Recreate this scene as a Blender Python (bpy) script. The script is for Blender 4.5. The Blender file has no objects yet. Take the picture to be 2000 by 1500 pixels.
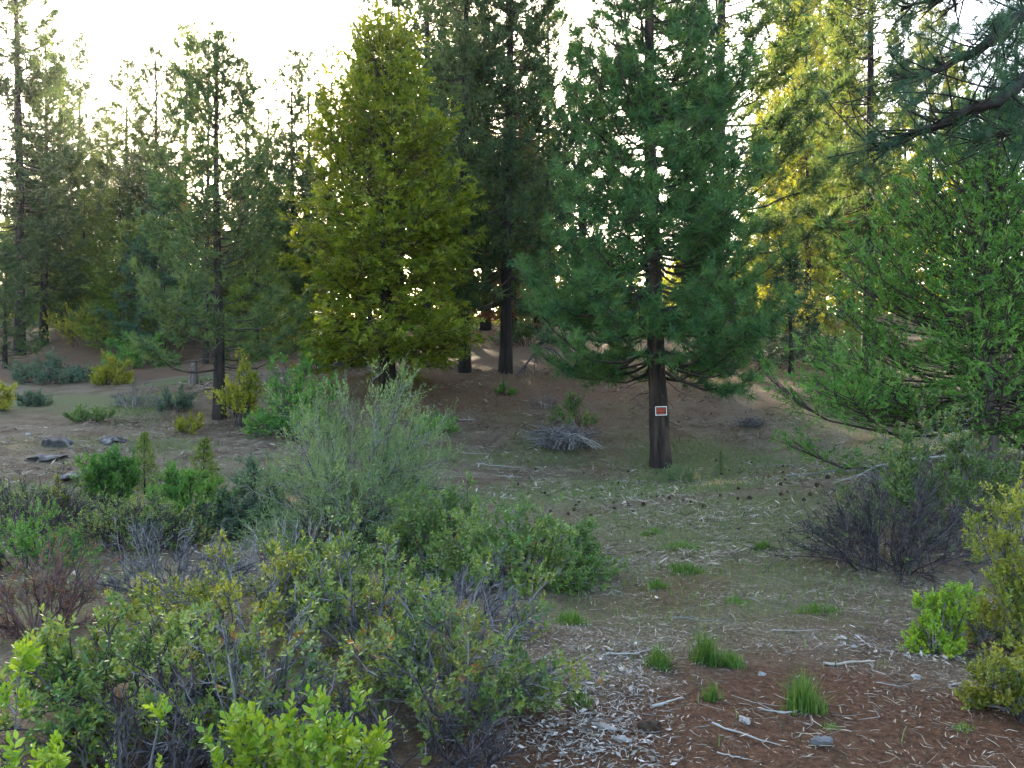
import bpy, math, random
import numpy as np
from mathutils import Vector, Matrix

# ---------------------------------------------------------------- camera, sky, sun, exposure
scene = bpy.context.scene
col = scene.collection
F = 1570.0            # focal length in photo pixels (2000 px wide)
CAMZ = 1.7
cam = bpy.data.cameras.new('camera')
cam.sensor_width = 36.0
cam.lens = F / 2000.0 * 36.0
cam.clip_start = 0.05
cam.clip_end = 2000.0
camo = bpy.data.objects.new('camera', cam)
camo.location = (0, 0, CAMZ)
camo.rotation_euler = (math.radians(90), 0, 0)
col.objects.link(camo)
scene.camera = camo

SUN_AZ = math.radians(-11.3)      # measured from the view axis (+Y), negative = left
SUN_EL = math.radians(19.5)
world = bpy.data.worlds.new('World')
scene.world = world
world.use_nodes = True
wn = world.node_tree
bg = wn.nodes['Background']
sky = wn.nodes.new('ShaderNodeTexSky')
sky.sky_type = 'NISHITA'
sky.sun_disc = False
sky.sun_elevation = SUN_EL
sky.sun_rotation = SUN_AZ
sky.air_density = 1.0
sky.dust_density = 3.0
sky.ozone_density = 0.6
wn.links.new(sky.outputs[0], bg.inputs[0])
bg.inputs[1].default_value = 0.15

sl = bpy.data.lights.new('sun', 'SUN')
sl.energy = 3.4
sl.angle = math.radians(0.5)
sl.color = (1.0, 0.86, 0.62)
so = bpy.data.objects.new('sun', sl)
sdir = Vector((math.sin(SUN_AZ) * math.cos(SUN_EL), math.cos(SUN_AZ) * math.cos(SUN_EL), math.sin(SUN_EL)))
so.rotation_euler = sdir.to_track_quat('Z', 'Y').to_euler()
so.location = (-10, 60, 40)
col.objects.link(so)

HAZE = .0002
vs = scene.view_settings
vs.view_transform = 'Standard'
vs.look = 'None'
vs.exposure = 3.05
vs.gamma = 1.0
vs.use_curve_mapping = False
scene.cycles.max_bounces = 5
scene.cycles.diffuse_bounces = 2
scene.cycles.glossy_bounces = 2
scene.cycles.transmission_bounces = 3
scene.cycles.adaptive_threshold = .02
scene.cycles.transparent_max_bounces = 4

rng = np.random.default_rng(11)
random.seed(5)

# ---------------------------------------------------------------- helpers: meshes
class Geo:
    """collects vertices, triangles and quads, a tint per vertex and a material slot per face"""
    def __init__(s):
        s.V = []; s.T = []; s.Q = []; s.C = []; s.TM = []; s.QM = []; s.n = 0
    def add(s, V, tris=None, quads=None, tint=None, mi=0):
        V = np.asarray(V, np.float32).reshape(-1, 3)
        if tint is None: tint = 0.5
        c = np.broadcast_to(np.asarray(tint, np.float32), (len(V),))
        s.V.append(V); s.C.append(c)
        if tris is not None and len(tris):
            t = np.asarray(tris, np.int64).reshape(-1, 3) + s.n
            s.T.append(t); s.TM.append(np.full(len(t), mi, np.int32))
        if quads is not None and len(quads):
            q = np.asarray(quads, np.int64).reshape(-1, 4) + s.n
            s.Q.append(q); s.QM.append(np.full(len(q), mi, np.int32))
        s.n += len(V)
    def mesh(s, name, mats, smooth=False):
        me = bpy.data.meshes.new(name)
        V = np.concatenate(s.V) if s.V else np.zeros((0, 3), np.float32)
        C = np.concatenate(s.C) if s.C else np.zeros(0, np.float32)
        T = np.concatenate(s.T) if s.T else np.zeros((0, 3), np.int64)
        Q = np.concatenate(s.Q) if s.Q else np.zeros((0, 4), np.int64)
        M = np.concatenate(s.TM + s.QM) if (s.TM or s.QM) else np.zeros(0, np.int32)
        nt, nq = len(T), len(Q)
        me.vertices.add(len(V)); me.vertices.foreach_set('co', V.ravel())
        me.loops.add(nt * 3 + nq * 4)
        me.loops.foreach_set('vertex_index', np.concatenate([T.ravel(), Q.ravel()]).astype(np.int32))
        me.polygons.add(nt + nq)
        ls = np.concatenate([np.arange(nt) * 3, nt * 3 + np.arange(nq) * 4]).astype(np.int32)
        me.polygons.foreach_set('loop_start', ls)
        me.polygons.foreach_set('material_index', M)
        me.polygons.foreach_set('use_smooth', np.full(nt + nq, smooth, bool))
        at_ = me.attributes.new('tint', 'FLOAT', 'POINT')
        at_.data.foreach_set('value', C)
        me.update(calc_edges=True)
        for m in (mats if isinstance(mats, (list, tuple)) else [mats]):
            me.materials.append(m)
        return me

def nrm(a):
    return a / np.maximum(np.linalg.norm(a, axis=-1, keepdims=True), 1e-9)

def frames(d):
    """orthonormal u, v for directions d (N,3)"""
    ref = np.where(np.abs(d[:, 2:3]) < 0.9, np.array([[0, 0, 1.0]]), np.array([[1.0, 0, 0]]))
    u = nrm(np.cross(ref, d)); v = np.cross(d, u)
    return u, v

def tubes(g, P, R, k=4, tint=0.5, mi=0, cap=False):
    """batch of tapered tubes: P (B,n,3), R (B,n)"""
    P = np.asarray(P, float); R = np.asarray(R, float)
    B, n, _ = P.shape
    if B == 0: return
    T = np.gradient(P, axis=1) if n > 1 else P; T = nrm(T)
    u, v = frames(nrm(T.mean(axis=1)) + 1e-6)
    u = np.repeat(u[:, None], n, 1); v0 = np.repeat(v[:, None], n, 1)
    u = nrm(u - T * (u * T).sum(-1, keepdims=True)); v = np.cross(T, u)
    a = np.arange(k) * 2 * math.pi / k
    ring = u[:, :, None] * np.cos(a)[None, None, :, None] + v[:, :, None] * np.sin(a)[None, None, :, None]
    V = P[:, :, None] + ring * R[:, :, None, None]
    i = np.arange(n - 1)[:, None] * k; j = np.arange(k)[None]
    q = np.stack([i + j, i + (j + 1) % k, i + k + (j + 1) % k, i + k + j], -1).reshape(-1, 4)
    Q = (np.arange(B)[:, None, None] * (n * k) + q[None]).reshape(-1, 4)
    if np.ndim(tint) == 1: tint = np.repeat(tint, n * k)
    g.add(V, quads=Q, tint=tint, mi=mi)
    if cap:
        c = np.arange(B)[:, None] * (n * k)
        for base in (0, (n - 1) * k):
            f = np.stack([np.stack([c[:, 0] + base, c[:, 0] + base + x, c[:, 0] + base + x + 1], -1) for x in range(1, k - 1)], 1)
            # reuse the vertices just added
            f = f.reshape(-1, 3) + (g.n - B * n * k)
            g.T.append(f); g.TM.append(np.full(len(f), mi, np.int32))

def spikes(g, P, r, tint):
    """fine twig ends: two crossed slivers each, P (N,2,3)"""
    d = nrm(P[:, 1] - P[:, 0]); u, v = frames(d); N = len(P)
    V = np.stack([P[:, 0] - u * r, P[:, 0] + u * r, P[:, 1], P[:, 0] - v * r, P[:, 0] + v * r], 1)
    b = np.arange(N)[:, None] * 5
    g.add(V, tris=np.concatenate([b + np.array([[0, 1, 2]]), b + np.array([[3, 4, 2]])]), tint=np.repeat(tint, 5))

def stamp(g, temps, pos, dirs, scale, roll=None, tint=None, mi=0, up=None):
    """stamp templates [(V (m,3), tris)] along dirs (template axis = +Z); up orients template +Y"""
    pos = np.asarray(pos, float); N = len(pos)
    if N == 0: return
    d = nrm(np.asarray(dirs, float)); u, v = frames(d)
    if up is not None:
        upv = np.broadcast_to(np.asarray(up, float), d.shape)
        v = nrm(upv - d * (upv * d).sum(-1, keepdims=True) + 1e-6); u = np.cross(v, d)
    if roll is None: roll = rng.uniform(0, 2 * math.pi, N) if up is None else np.zeros(N)
    c, s_ = np.cos(roll)[:, None], np.sin(roll)[:, None]
    uu = u * c + v * s_; vv = -u * s_ + v * c
    R = np.stack([uu, vv, d], -1)
    scale = np.broadcast_to(np.asarray(scale, float), (N,))
    if tint is None: tint = rng.uniform(0, 1, N)
    which = rng.integers(0, len(temps), N)
    for w, (TV, TT, gr) in enumerate(temps):
        idx = np.nonzero(which == w)[0]
        if not len(idx): continue
        V = np.einsum('nij,mj->nmi', R[idx], TV) * scale[idx][:, None, None] + pos[idx][:, None]
        m = len(TV)
        tr = (np.arange(len(idx))[:, None, None] * m + TT[None]).reshape(-1, 3)
        g.add(V, tris=tr, tint=np.repeat(tint[idx], m) + np.repeat(rng.uniform(-.28, .28, len(idx) * (m // gr)), gr), mi=mi)

def snoise(x, y, seed=0, f=1.0, n=7):
    r = np.random.default_rng(seed)
    o = np.zeros_like(np.asarray(x, float))
    for i in range(n):
        a = r.uniform(0, 2 * math.pi); k = f * r.uniform(.6, 1.9); p = r.uniform(0, 6.28)
        o += np.sin((x * math.cos(a) + y * math.sin(a)) * k + p + 1.3 * np.sin((y * math.cos(a) - x * math.sin(a)) * k * .7 + p * 2))
    return o / n ** .5

def tag(o, label=None, cat=None, group=None, kind=None):
    if label: o['label'] = label
    if cat: o['category'] = cat
    if group: o['group'] = group
    if kind: o['kind'] = kind
    return o

def link(name, data, parent=None, loc=None):
    o = bpy.data.objects.new(name, data); col.objects.link(o)
    if parent is not None: o.parent = parent
    if loc is not None: o.location = loc
    return o

def empty(name, loc=(0, 0, 0)):
    o = link(name, None); o.location = loc; o.empty_display_size = .2
    return o

def copy_tree(o, parent=None):
    c = o.copy(); col.objects.link(c)
    if parent is not None: c.parent = parent
    for ch in list(o.children): copy_tree(ch, c)
    return c

# ---------------------------------------------------------------- helpers: materials
def new_mat(name):
    m = bpy.data.materials.new(name); m.use_nodes = True
    nt = m.node_tree; nt.nodes.clear()
    out = nt.nodes.new('ShaderNodeOutputMaterial')
    return m, nt, out

def node(nt, t, **kw):
    n = nt.nodes.new(t)
    for k, v in kw.items():
        if k in n.inputs: n.inputs[k].default_value = v
        else: setattr(n, k, v)
    return n

def mixc(nt, fac, a, b, blend='MIX'):
    n = nt.nodes.new('ShaderNodeMix'); n.data_type = 'RGBA'; n.blend_type = blend
    for sock, val in ((n.inputs[0], fac), (n.inputs[6], a), (n.inputs[7], b)):
        if isinstance(val, bpy.types.NodeSocket): nt.links.new(val, sock)
        elif isinstance(val, (tuple, list)): sock.default_value = (*val, 1) if len(val) == 3 else val
        else: sock.default_value = val
    return n.outputs[2]

def leaf_mat(name, c1, c2, trans=.4, tcol=(1.25, 1.1, .45), rough=.55, spec=.25, c3=None, c3_from=.93):
    m, nt, out = new_mat(name)
    L = nt.links
    a = node(nt, 'ShaderNodeAttribute', attribute_name='tint')
    mr = node(nt, 'ShaderNodeMapRange'); L.new(a.outputs['Fac'], mr.inputs[0])
    c = mixc(nt, mr.outputs[0], c1, c2)
    if c3 is not None:
        gt = node(nt, 'ShaderNodeMath', operation='GREATER_THAN'); gt.inputs[1].default_value = c3_from
        L.new(a.outputs['Fac'], gt.inputs[0])
        c = mixc(nt, gt.outputs[0], c, c3)
    oi = node(nt, 'ShaderNodeObjectInfo')
    mv = node(nt, 'ShaderNodeMapRange'); mv.inputs[3].default_value = .85; mv.inputs[4].default_value = 1.15
    L.new(oi.outputs['Random'], mv.inputs[0])
    hs = node(nt, 'ShaderNodeHueSaturation'); L.new(mv.outputs[0], hs.inputs['Value']); L.new(c, hs.inputs['Color'])
    p = node(nt, 'ShaderNodeBsdfPrincipled'); L.new(hs.outputs[0], p.inputs['Base Color'])
    p.inputs['Roughness'].default_value = rough
    p.inputs['Specular IOR Level'].default_value = spec
    t = node(nt, 'ShaderNodeBsdfTranslucent')
    L.new(mixc(nt, 1.0, hs.outputs[0], tcol, 'MULTIPLY'), t.inputs[0])
    mx = node(nt, 'ShaderNodeMixShader'); mx.inputs[0].default_value = trans
    L.new(p.outputs[0], mx.inputs[1]); L.new(t.outputs[0], mx.inputs[2]); L.new(mx.outputs[0], out.inputs[0])
    return m

def bark_mat(name, c1, c2, scale=6.0, stretch=.18, rough=.9, bump=.6, c3=None):
    m, nt, out = new_mat(name); L = nt.links
    tc = node(nt, 'ShaderNodeTexCoord'); mp = node(nt, 'ShaderNodeMapping')
    mp.inputs['Scale'].default_value = (1, 1, stretch); L.new(tc.outputs['Object'], mp.inputs[0])
    n1 = node(nt, 'ShaderNodeTexNoise', Scale=scale, Detail=6.0, Roughness=.65); L.new(mp.outputs[0], n1.inputs[0])
    vo = node(nt, 'ShaderNodeTexVoronoi', Scale=scale * 1.6); vo.feature = 'DISTANCE_TO_EDGE'; L.new(mp.outputs[0], vo.inputs[0])
    mr = node(nt, 'ShaderNodeMapRange'); mr.inputs[1].default_value = .35; mr.inputs[2].default_value = .68
    L.new(n1.outputs[0], mr.inputs[0])
    c = mixc(nt, mr.outputs[0], c1, c2)
    if c3 is not None:
        n2 = node(nt, 'ShaderNodeTexNoise', Scale=scale * .5, Detail=3.0); L.new(mp.outputs[0], n2.inputs[0])
        m2 = node(nt, 'ShaderNodeMapRange'); m2.inputs[1].default_value = .5; m2.inputs[2].default_value = .7
        L.new(n2.outputs[0], m2.inputs[0]); c = mixc(nt, m2.outputs[0], c, c3)
    p = node(nt, 'ShaderNodeBsdfPrincipled'); L.new(c, p.inputs['Base Color'])
    p.inputs['Roughness'].default_value = rough; p.inputs['Specular IOR Level'].default_value = .15
    if bump:
        mu = node(nt, 'ShaderNodeMath', operation='MULTIPLY'); L.new(n1.outputs[0], mu.inputs[0]); L.new(vo.outputs[0], mu.inputs[1])
        b = node(nt, 'ShaderNodeBump', Strength=bump, Distance=.03); L.new(mu.outputs[0], b.inputs['Height']); L.new(b.outputs[0], p.inputs['Normal'])
    L.new(p.outputs[0], out.inputs[0])
    return m

def tint_mat(name, c1, c2, rough=.85, spec=.15):
    m, nt, out = new_mat(name); L = nt.links
    a = node(nt, 'ShaderNodeAttribute', attribute_name='tint')
    tc = node(nt, 'ShaderNodeTexCoord')
    n1 = node(nt, 'ShaderNodeTexNoise', Scale=14.0, Detail=4.0); L.new(tc.outputs['Object'], n1.inputs[0])
    ad = node(nt, 'ShaderNodeMath', operation='MULTIPLY_ADD'); L.new(n1.outputs[0], ad.inputs[0]); ad.inputs[1].default_value = .8
    sb = node(nt, 'ShaderNodeMath', operation='SUBTRACT'); L.new(a.outputs['Fac'], sb.inputs[0]); sb.inputs[1].default_value = .4
    L.new(sb.outputs[0], ad.inputs[2])
    mr = node(nt, 'ShaderNodeMapRange'); L.new(ad.outputs[0], mr.inputs[0])
    p = node(nt, 'ShaderNodeBsdfPrincipled'); L.new(mixc(nt, mr.outputs[0], c1, c2), p.inputs['Base Color'])
    p.inputs['Roughness'].default_value = rough; p.inputs['Specular IOR Level'].default_value = spec
    L.new(p.outputs[0], out.inputs[0])
    return m

def plain_mat(name, c, rough=.6, spec=.3):
    m, nt, out = new_mat(name)
    tc = node(nt, 'ShaderNodeTexCoord')
    n1 = node(nt, 'ShaderNodeTexNoise', Scale=9.0, Detail=4.0); nt.links.new(tc.outputs['Object'], n1.inputs[0])
    p = node(nt, 'ShaderNodeBsdfPrincipled'); p.inputs['Roughness'].default_value = rough; p.inputs['Specular IOR Level'].default_value = spec
    nt.links.new(mixc(nt, n1.outputs[0], tuple(x * .8 for x in c), tuple(min(1, x * 1.15) for x in c)), p.inputs['Base Color'])
    nt.links.new(p.outputs[0], out.inputs[0])
    return m

M = {}
M['pine_bark'] = bark_mat('pine_bark', (.012, .01, .009), (.05, .036, .029), 7, .16, c3=(.085, .055, .04))
M['dark_bark'] = bark_mat('dark_bark', (.012, .01, .009), (.042, .033, .028), 6, .2)
M['limb'] = bark_mat('limb', (.03, .024, .02), (.085, .068, .056), 10, .6, bump=0)
M['juniper_bark'] = bark_mat('juniper_bark', (.06, .045, .04), (.2, .17, .15), 12, .1)
M['hero_needle'] = leaf_mat('hero_needle', (.022, .085, .034), (.12, .22, .06), .35)
M['pine_needle'] = leaf_mat('pine_needle', (.035, .09, .05), (.12, .17, .06), .5, tcol=(1.4, 1.2, .45))
M['dark_needle'] = leaf_mat('dark_needle', (.016, .06, .042), (.05, .11, .055), .35)
M['gold_needle'] = leaf_mat('gold_needle', (.09, .145, .022), (.28, .3, .045), .58, tcol=(1.4, 1.22, .4))  # sunlit copy of the pine needles, backlight put into the yellow
M['lime_needle'] = leaf_mat('lime_needle', (.06, .125, .028), (.2, .26, .05), .55, tcol=(1.35, 1.25, .45))  # greener sunlit copy, sun glow put into the needle colour
M['dead_needle'] = leaf_mat('dead_needle', (.13, .06, .03), (.26, .13, .06), .4, tcol=(1.1, .9, .6))
M['cedar'] = leaf_mat('cedar', (.08, .15, .013), (.3, .34, .028), .42, tcol=(1.3, 1.22, .38))
M['juniper'] = leaf_mat('juniper', (.04, .14, .03), (.14, .28, .055), .4)
M['manz'] = leaf_mat('manz', (.04, .105, .026), (.14, .2, .045), .3, rough=.4, spec=.4, c3=(.26, .12, .03), c3_from=1.16)
M['manz_olive'] = leaf_mat('manz_olive', (.05, .12, .035), (.2, .25, .05), .32, rough=.42, spec=.4, c3=(.25, .12, .035), c3_from=1.1)
M['manz_lime'] = leaf_mat('manz_lime', (.11, .24, .02), (.26, .36, .03), .4, rough=.42, spec=.4)
M['manz_gold'] = leaf_mat('manz_gold', (.07, .13, .018), (.27, .27, .035), .35, rough=.42, spec=.4)
M['sage'] = leaf_mat('sage', (.07, .135, .06), (.19, .26, .115), .35)
M['sage_blue'] = leaf_mat('sage_blue', (.05, .1, .07), (.11, .16, .1), .3)
M['gold_leaf'] = leaf_mat('gold_leaf', (.13, .18, .02), (.33, .33, .05), .55, c3=(.32, .12, .03), c3_from=1.14)  # true yellow leaves, also bushes with sunlight put into their colour
M['red_leaf'] = leaf_mat('red_leaf', (.1, .045, .03), (.22, .1, .05), .3)
M['grass'] = leaf_mat('grass', (.04, .11, .022), (.13, .215, .045), .4, c3=(.3, .25, .12), c3_from=1.08)
M['dry_grass'] = leaf_mat('dry_grass', (.25, .2, .1), (.42, .36, .2), .4)  # dry stalks, also blades coloured like a strip of sun
M['film'] = leaf_mat('film', (.06, .12, .03), (.15, .19, .06), .35)
M['gray_twig'] = tint_mat('gray_twig', (.03, .028, .03), (.24, .23, .23))
M['dark_twig'] = tint_mat('dark_twig', (.018, .015, .017), (.1, .088, .09))
M['red_twig'] = tint_mat('red_twig', (.06, .035, .035), (.2, .13, .11))
M['pale_twig'] = tint_mat('pale_twig', (.1, .09, .08), (.36, .34, .31))
M['litter'] = tint_mat('litter', (.05, .035, .025), (.44, .38, .29))
M['bleached'] = tint_mat('bleached', (.09, .078, .066), (.42, .385, .34))
M['rock_dark'] = bark_mat('rock_dark', (.02, .019, .02), (.085, .08, .078), 9, 1.0, bump=1.0, c3=(.2, .19, .17))
M['rock_pale'] = bark_mat('rock_pale', (.13, .125, .115), (.36, .35, .33), 22, 1.0, bump=.5)
M['cone'] = tint_mat('cone', (.02, .014, .01), (.07, .045, .03))

# ---------------------------------------------------------------- terrain
CP = [  # photo x, photo y, distance: points of the ground read off the photograph
    (1570, 1385, 4.2), (1000, 1500, 3.6), (1400, 1500, 3.55), (1900, 1480, 3.7), (1300, 1200, 6.0), (1500, 1060, 8.9),
    (1200, 1000, 12.5), (1290, 914, 23.5), (1500, 930, 20), (1700, 920, 17), (1100, 868, 25), (900, 815, 28),
    (905, 727, 34), (988, 727, 34), (1130, 718, 37), (1480, 722, 38), (1370, 745, 31), (1600, 700, 40), (700, 745, 30),
    (430, 822, 27), (45, 692, 44), (215, 745, 36), (110, 875, 20), (215, 865, 21), (300, 805, 27), (0, 850, 21), (560, 900, 19),
    (200, 995, 13.5), (20, 960, 15), (330, 1120, 8.5), (680, 1085, 10), (40, 1180, 7), (1925, 892, 13), (1750, 1130, 7.6), (500, 1250, 5.0),
    (300, 640, 52), (600, 640, 55), (1000, 655, 52), (1400, 650, 55), (1700, 620, 52), (1950, 640, 48), (0, 640, 55)]
ctrl = []
for px, py, d in CP:
    ctrl.append(((px - 1000) / F * d, d, CAMZ + (750 - py) / F * d))
for x in (-6, -2, 0, 2, 6): ctrl.append((x, 0.0, 0.03)); ctrl.append((x, -6, .1))
for x in (-90, -45, 0, 45, 90):
    ctrl.append((x, 90.0, 8.8)); ctrl.append((x, 140.0, 9.5))
for x in (-60, 60):
    ctrl.append((x, 20.0, .8)); ctrl.append((x, 50, 5.5)); ctrl.append((x, -20, 0))
for x, y in ((-250, 0), (250, 0), (-250, 250), (250, 250), (0, 300), (0, -200), (-100, -100), (100, -100)):
    ctrl.append((x, y, 9.0 if y > 100 else 2.0))
ctrl = np.array(ctrl)
def _phi(r2): return 0.5 * r2 * np.log(r2 + 1e-9)
_n = len(ctrl)
_A = np.zeros((_n + 3, _n + 3))
_d2 = ((ctrl[:, None, :2] - ctrl[None, :, :2]) ** 2).sum(-1)
_A[:_n, :_n] = _phi(_d2) + np.eye(_n) * 2.0
_A[:_n, _n] = 1; _A[:_n, _n + 1:] = ctrl[:, :2]; _A[_n:, :_n] = _A[:_n, _n:].T
_w = np.linalg.solve(_A, np.concatenate([ctrl[:, 2], np.zeros(3)]))
def H0(x, y):
    x = np.atleast_1d(np.asarray(x, float)); y = np.atleast_1d(np.asarray(y, float))
    xc = np.clip(x, -250, 250); yc = np.clip(y, -200, 300)
    out = np.zeros(x.shape); f = out.ravel(); xf, yf = xc.ravel(), yc.ravel()
    for i in range(0, len(f), 20000):
        s = slice(i, i + 20000)
        r2 = (xf[s, None] - ctrl[None, :, 0]) ** 2 + (yf[s, None] - ctrl[None, :, 1]) ** 2
        f[s] = _phi(r2) @ _w[:_n] + _w[_n] + _w[_n + 1] * xf[s] + _w[_n + 2] * yf[s]
    return np.clip(f.reshape(x.shape), -4, 14)
def Hb(x, y):
    x = np.atleast_1d(np.asarray(x, float)); y = np.atleast_1d(np.asarray(y, float))
    return .022 * snoise(x, y, 3, 2.2) + .012 * snoise(x, y, 4, 6.0) + .006 * snoise(x, y, 5, 15.0)
def HH(x, y): return H0(x, y) + Hb(x, y)
def ground(x, y): return float(HH(x, y)[0])
def at(px, d, dz=0.0):
    x = (px - 1000) / F * d
    return (x, d, ground(x, d) + dz)
def ztop(py, d): return CAMZ + (750 - py) / F * d

gxs = np.sinh(np.linspace(-1, 1, 320) * 5) / math.sinh(5) * 400
gys = np.concatenate([np.linspace(-200, 0, 14)[:-1], np.linspace(0, 1.6, 6)[:-1], np.geomspace(1.6, 70, 180)[:-1], np.geomspace(70, 500, 26)])
GX, GY = np.meshgrid(gxs, gys)
GZ = HH(GX.ravel(), GY.ravel()).reshape(GX.shape)
ny, nx = GX.shape
gi = np.arange(ny * nx).reshape(ny, nx)
gq = np.stack([gi[:-1, :-1], gi[:-1, 1:], gi[1:, 1:], gi[1:, :-1]], -1).reshape(-1, 4)
gg = Geo(); gg.add(np.stack([GX, GY, GZ], -1), quads=gq, tint=.5)

def blob(x, y, px, d, rx, ry):
    cx = (px - 1000) / F * d
    return np.exp(-(((x - cx) / rx) ** 2 + ((y - d) / ry) ** 2))
def soil_mask(x, y):      # bare red-brown earth in front
    return np.clip(1.15 * blob(x, y, 1720, 3.9, 1.6, .75) + .75 * blob(x, y, 1300, 3.5, 1.0, .6) + .6 * blob(x, y, 1330, 6.6, .7, 1.0) + .22 * snoise(x, y, 21, 1.6), 0, 1)
def duff_mask(x, y):      # fallen brown needles under the trees
    return np.clip(1.2 * blob(x, y, 960, 31.5, 5.5, 4.0) + .9 * blob(x, y, 1450, 33, 7, 5) + .55 * blob(x, y, 1480, 20, 3.6, 2.0) + .6 * (y > 36) + .2 * snoise(x, y, 22, .9), 0, 1)
def green_mask(x, y):     # thin new grass
    return np.clip(.8 * blob(x, y, 1330, 21.5, 3.4, 3.5) + .8 * blob(x, y, 1600, 21, 3.5, 3) + .5 * blob(x, y, 1180, 15, 3.0, 4.0) + .8 * blob(x, y, 160, 29, 4, 3) + .55 * blob(x, y, 1420, 9.5, 1.6, 2.5) + .4 * blob(x, y, 1380, 5.6, .8, 1.3) + .12 + .35 * snoise(x, y, 23, .8), 0, 1)

M['ground'], nt, out = new_mat('ground')
L = nt.links
geo_ = node(nt, 'ShaderNodeNewGeometry')
nf = node(nt, 'ShaderNodeTexNoise', Scale=26.0, Detail=8.0, Roughness=.72); L.new(geo_.outputs['Position'], nf.inputs[0])
nm = node(nt, 'ShaderNodeTexNoise', Scale=2.3, Detail=9.0, Roughness=.72); L.new(geo_.outputs['Position'], nm.inputs[0])
ng = node(nt, 'ShaderNodeTexNoise', Scale=90.0, Detail=4.0, Roughness=.7); L.new(geo_.outputs['Position'], ng.inputs[0])
def ramp(sock, lo, hi):
    r = node(nt, 'ShaderNodeMapRange'); r.inputs[1].default_value = lo; r.inputs[2].default_value = hi; L.new(sock, r.inputs[0]); return r.outputs[0]
base = mixc(nt, ramp(nf.outputs[0], .3, .72), (.062, .046, .03), (.28, .222, .148))
vor = node(nt, 'ShaderNodeTexVoronoi', Scale=38.0); L.new(geo_.outputs['Position'], vor.inputs[0])
base = mixc(nt, ramp(ng.outputs[0], .54, .7), base, (.44, .38, .28))
nl_ = node(nt, 'ShaderNodeTexNoise', Scale=.9, Detail=5.0, Roughness=.65); L.new(geo_.outputs['Position'], nl_.inputs[0])
base = mixc(nt, ramp(nl_.outputs[0], .45, .6), base, mixc(nt, ramp(ng.outputs[0], .35, .65), (.05, .034, .023), (.2, .14, .09)))
def masked(attr, c_dark, c_light, soft=.3):
    global base
    a = node(nt, 'ShaderNodeAttribute', attribute_name=attr)
    ad = node(nt, 'ShaderNodeMath', operation='ADD'); L.new(a.outputs['Fac'], ad.inputs[0]); L.new(nm.outputs[0], ad.inputs[1])
    f = ramp(ad.outputs[0], .72, .72 + soft * 1.7)
    cc = mixc(nt, ramp(nf.outputs[0], .3, .7), c_dark, c_light)
    base = mixc(nt, f, base, cc)
masked('green', (.065, .078, .034), (.21, .215, .1))
masked('duff', (.06, .034, .021), (.27, .165, .1))
masked('soil', (.045, .024, .014), (.2, .108, .062))
base = mixc(nt, ramp(ng.outputs[0], .66, .74), base, (.3, .26, .2))
base = mixc(nt, ramp(ng.outputs[0], .36, .28), base, (.02, .014, .01))
p = node(nt, 'ShaderNodeBsdfPrincipled'); L.new(base, p.inputs['Base Color']); p.inputs['Roughness'].default_value = .95; p.inputs['Specular IOR Level'].default_value = .1
mu = node(nt, 'ShaderNodeMath', operation='ADD'); L.new(nf.outputs[0], mu.inputs[0]); L.new(ng.outputs[0], mu.inputs[1])
bp = node(nt, 'ShaderNodeBump', Strength=1.0, Distance=.05); L.new(mu.outputs[0], bp.inputs['Height']); L.new(bp.outputs[0], p.inputs['Normal'])
L.new(p.outputs[0], out.inputs[0])
gme = gg.mesh('ground', M['ground'], True)
for nm_, fn in (('soil', soil_mask), ('duff', duff_mask), ('green', green_mask)):
    a_ = gme.attributes.new(nm_, 'FLOAT', 'POINT'); a_.data.foreach_set('value', fn(GX.ravel(), GY.ravel()).astype(np.float32))
gro = link('ground', gme); tag(gro, 'shaded forest floor of brown soil, needle duff and thin grass', kind='structure')

# ---------------------------------------------------------------- templates
def tuft_template(K, length, width, spread=(25, 85), stem=.45, seed=0):
    """pine tuft: K needles leaving a short shoot along +Z"""
    r = np.random.default_rng(seed)
    th = np.radians(r.uniform(*spread, K)); ph = r.uniform(0, 2 * math.pi, K)
    d = np.stack([np.sin(th) * np.cos(ph), np.sin(th) * np.sin(ph), np.cos(th)], -1)
    b = np.zeros((K, 3)); b[:, 2] = r.uniform(-stem, .15, K)
    ln = length * r.uniform(.7, 1.1, K)
    s = nrm(np.cross(d, r.normal(size=(K, 3)))) * width / 2
    tip = b + d * ln[:, None] + np.array([0, 0, 1.0]) * 0
    V = np.stack([b - s, b + s, tip], 1).reshape(-1, 3)
    return V, np.arange(K * 3).reshape(-1, 3)

def spray_template(seed, K=6, flat=True):
    """cedar spray: a drooping flat fan of scale-leaf branchlets along +Z, +Y is its upper side"""
    r = np.random.default_rng(seed); V = []; T = []
    def blade(a, b, w):
        d = b - a; s = nrm(np.cross(d, [0, 1.0, 0])[None])[0] * w
        m = a + d * .55; n = len(V)
        V.extend([a, m - s, b, m + s]); T.extend([(n, n + 1, n + 2), (n, n + 2, n + 3)])
    for i in range(K):
        t = i / (K - 1); sgn = 1 if i % 2 else -1
        a = np.array([0, -.18 * t * t, t * .75])
        ang = math.radians(r.uniform(25, 62)) * sgn * (1 - .5 * t)
        l = r.uniform(.28, .5) * (1.15 - .5 * t)
        b = a + np.array([math.sin(ang) * l, r.uniform(-.14, .1), math.cos(ang) * l])
        blade(a, b, r.uniform(.075, .12))
    blade(np.zeros(3), np.array([0, -.2, 1.0]), .05)
    return np.array(V), np.array(T)

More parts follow.
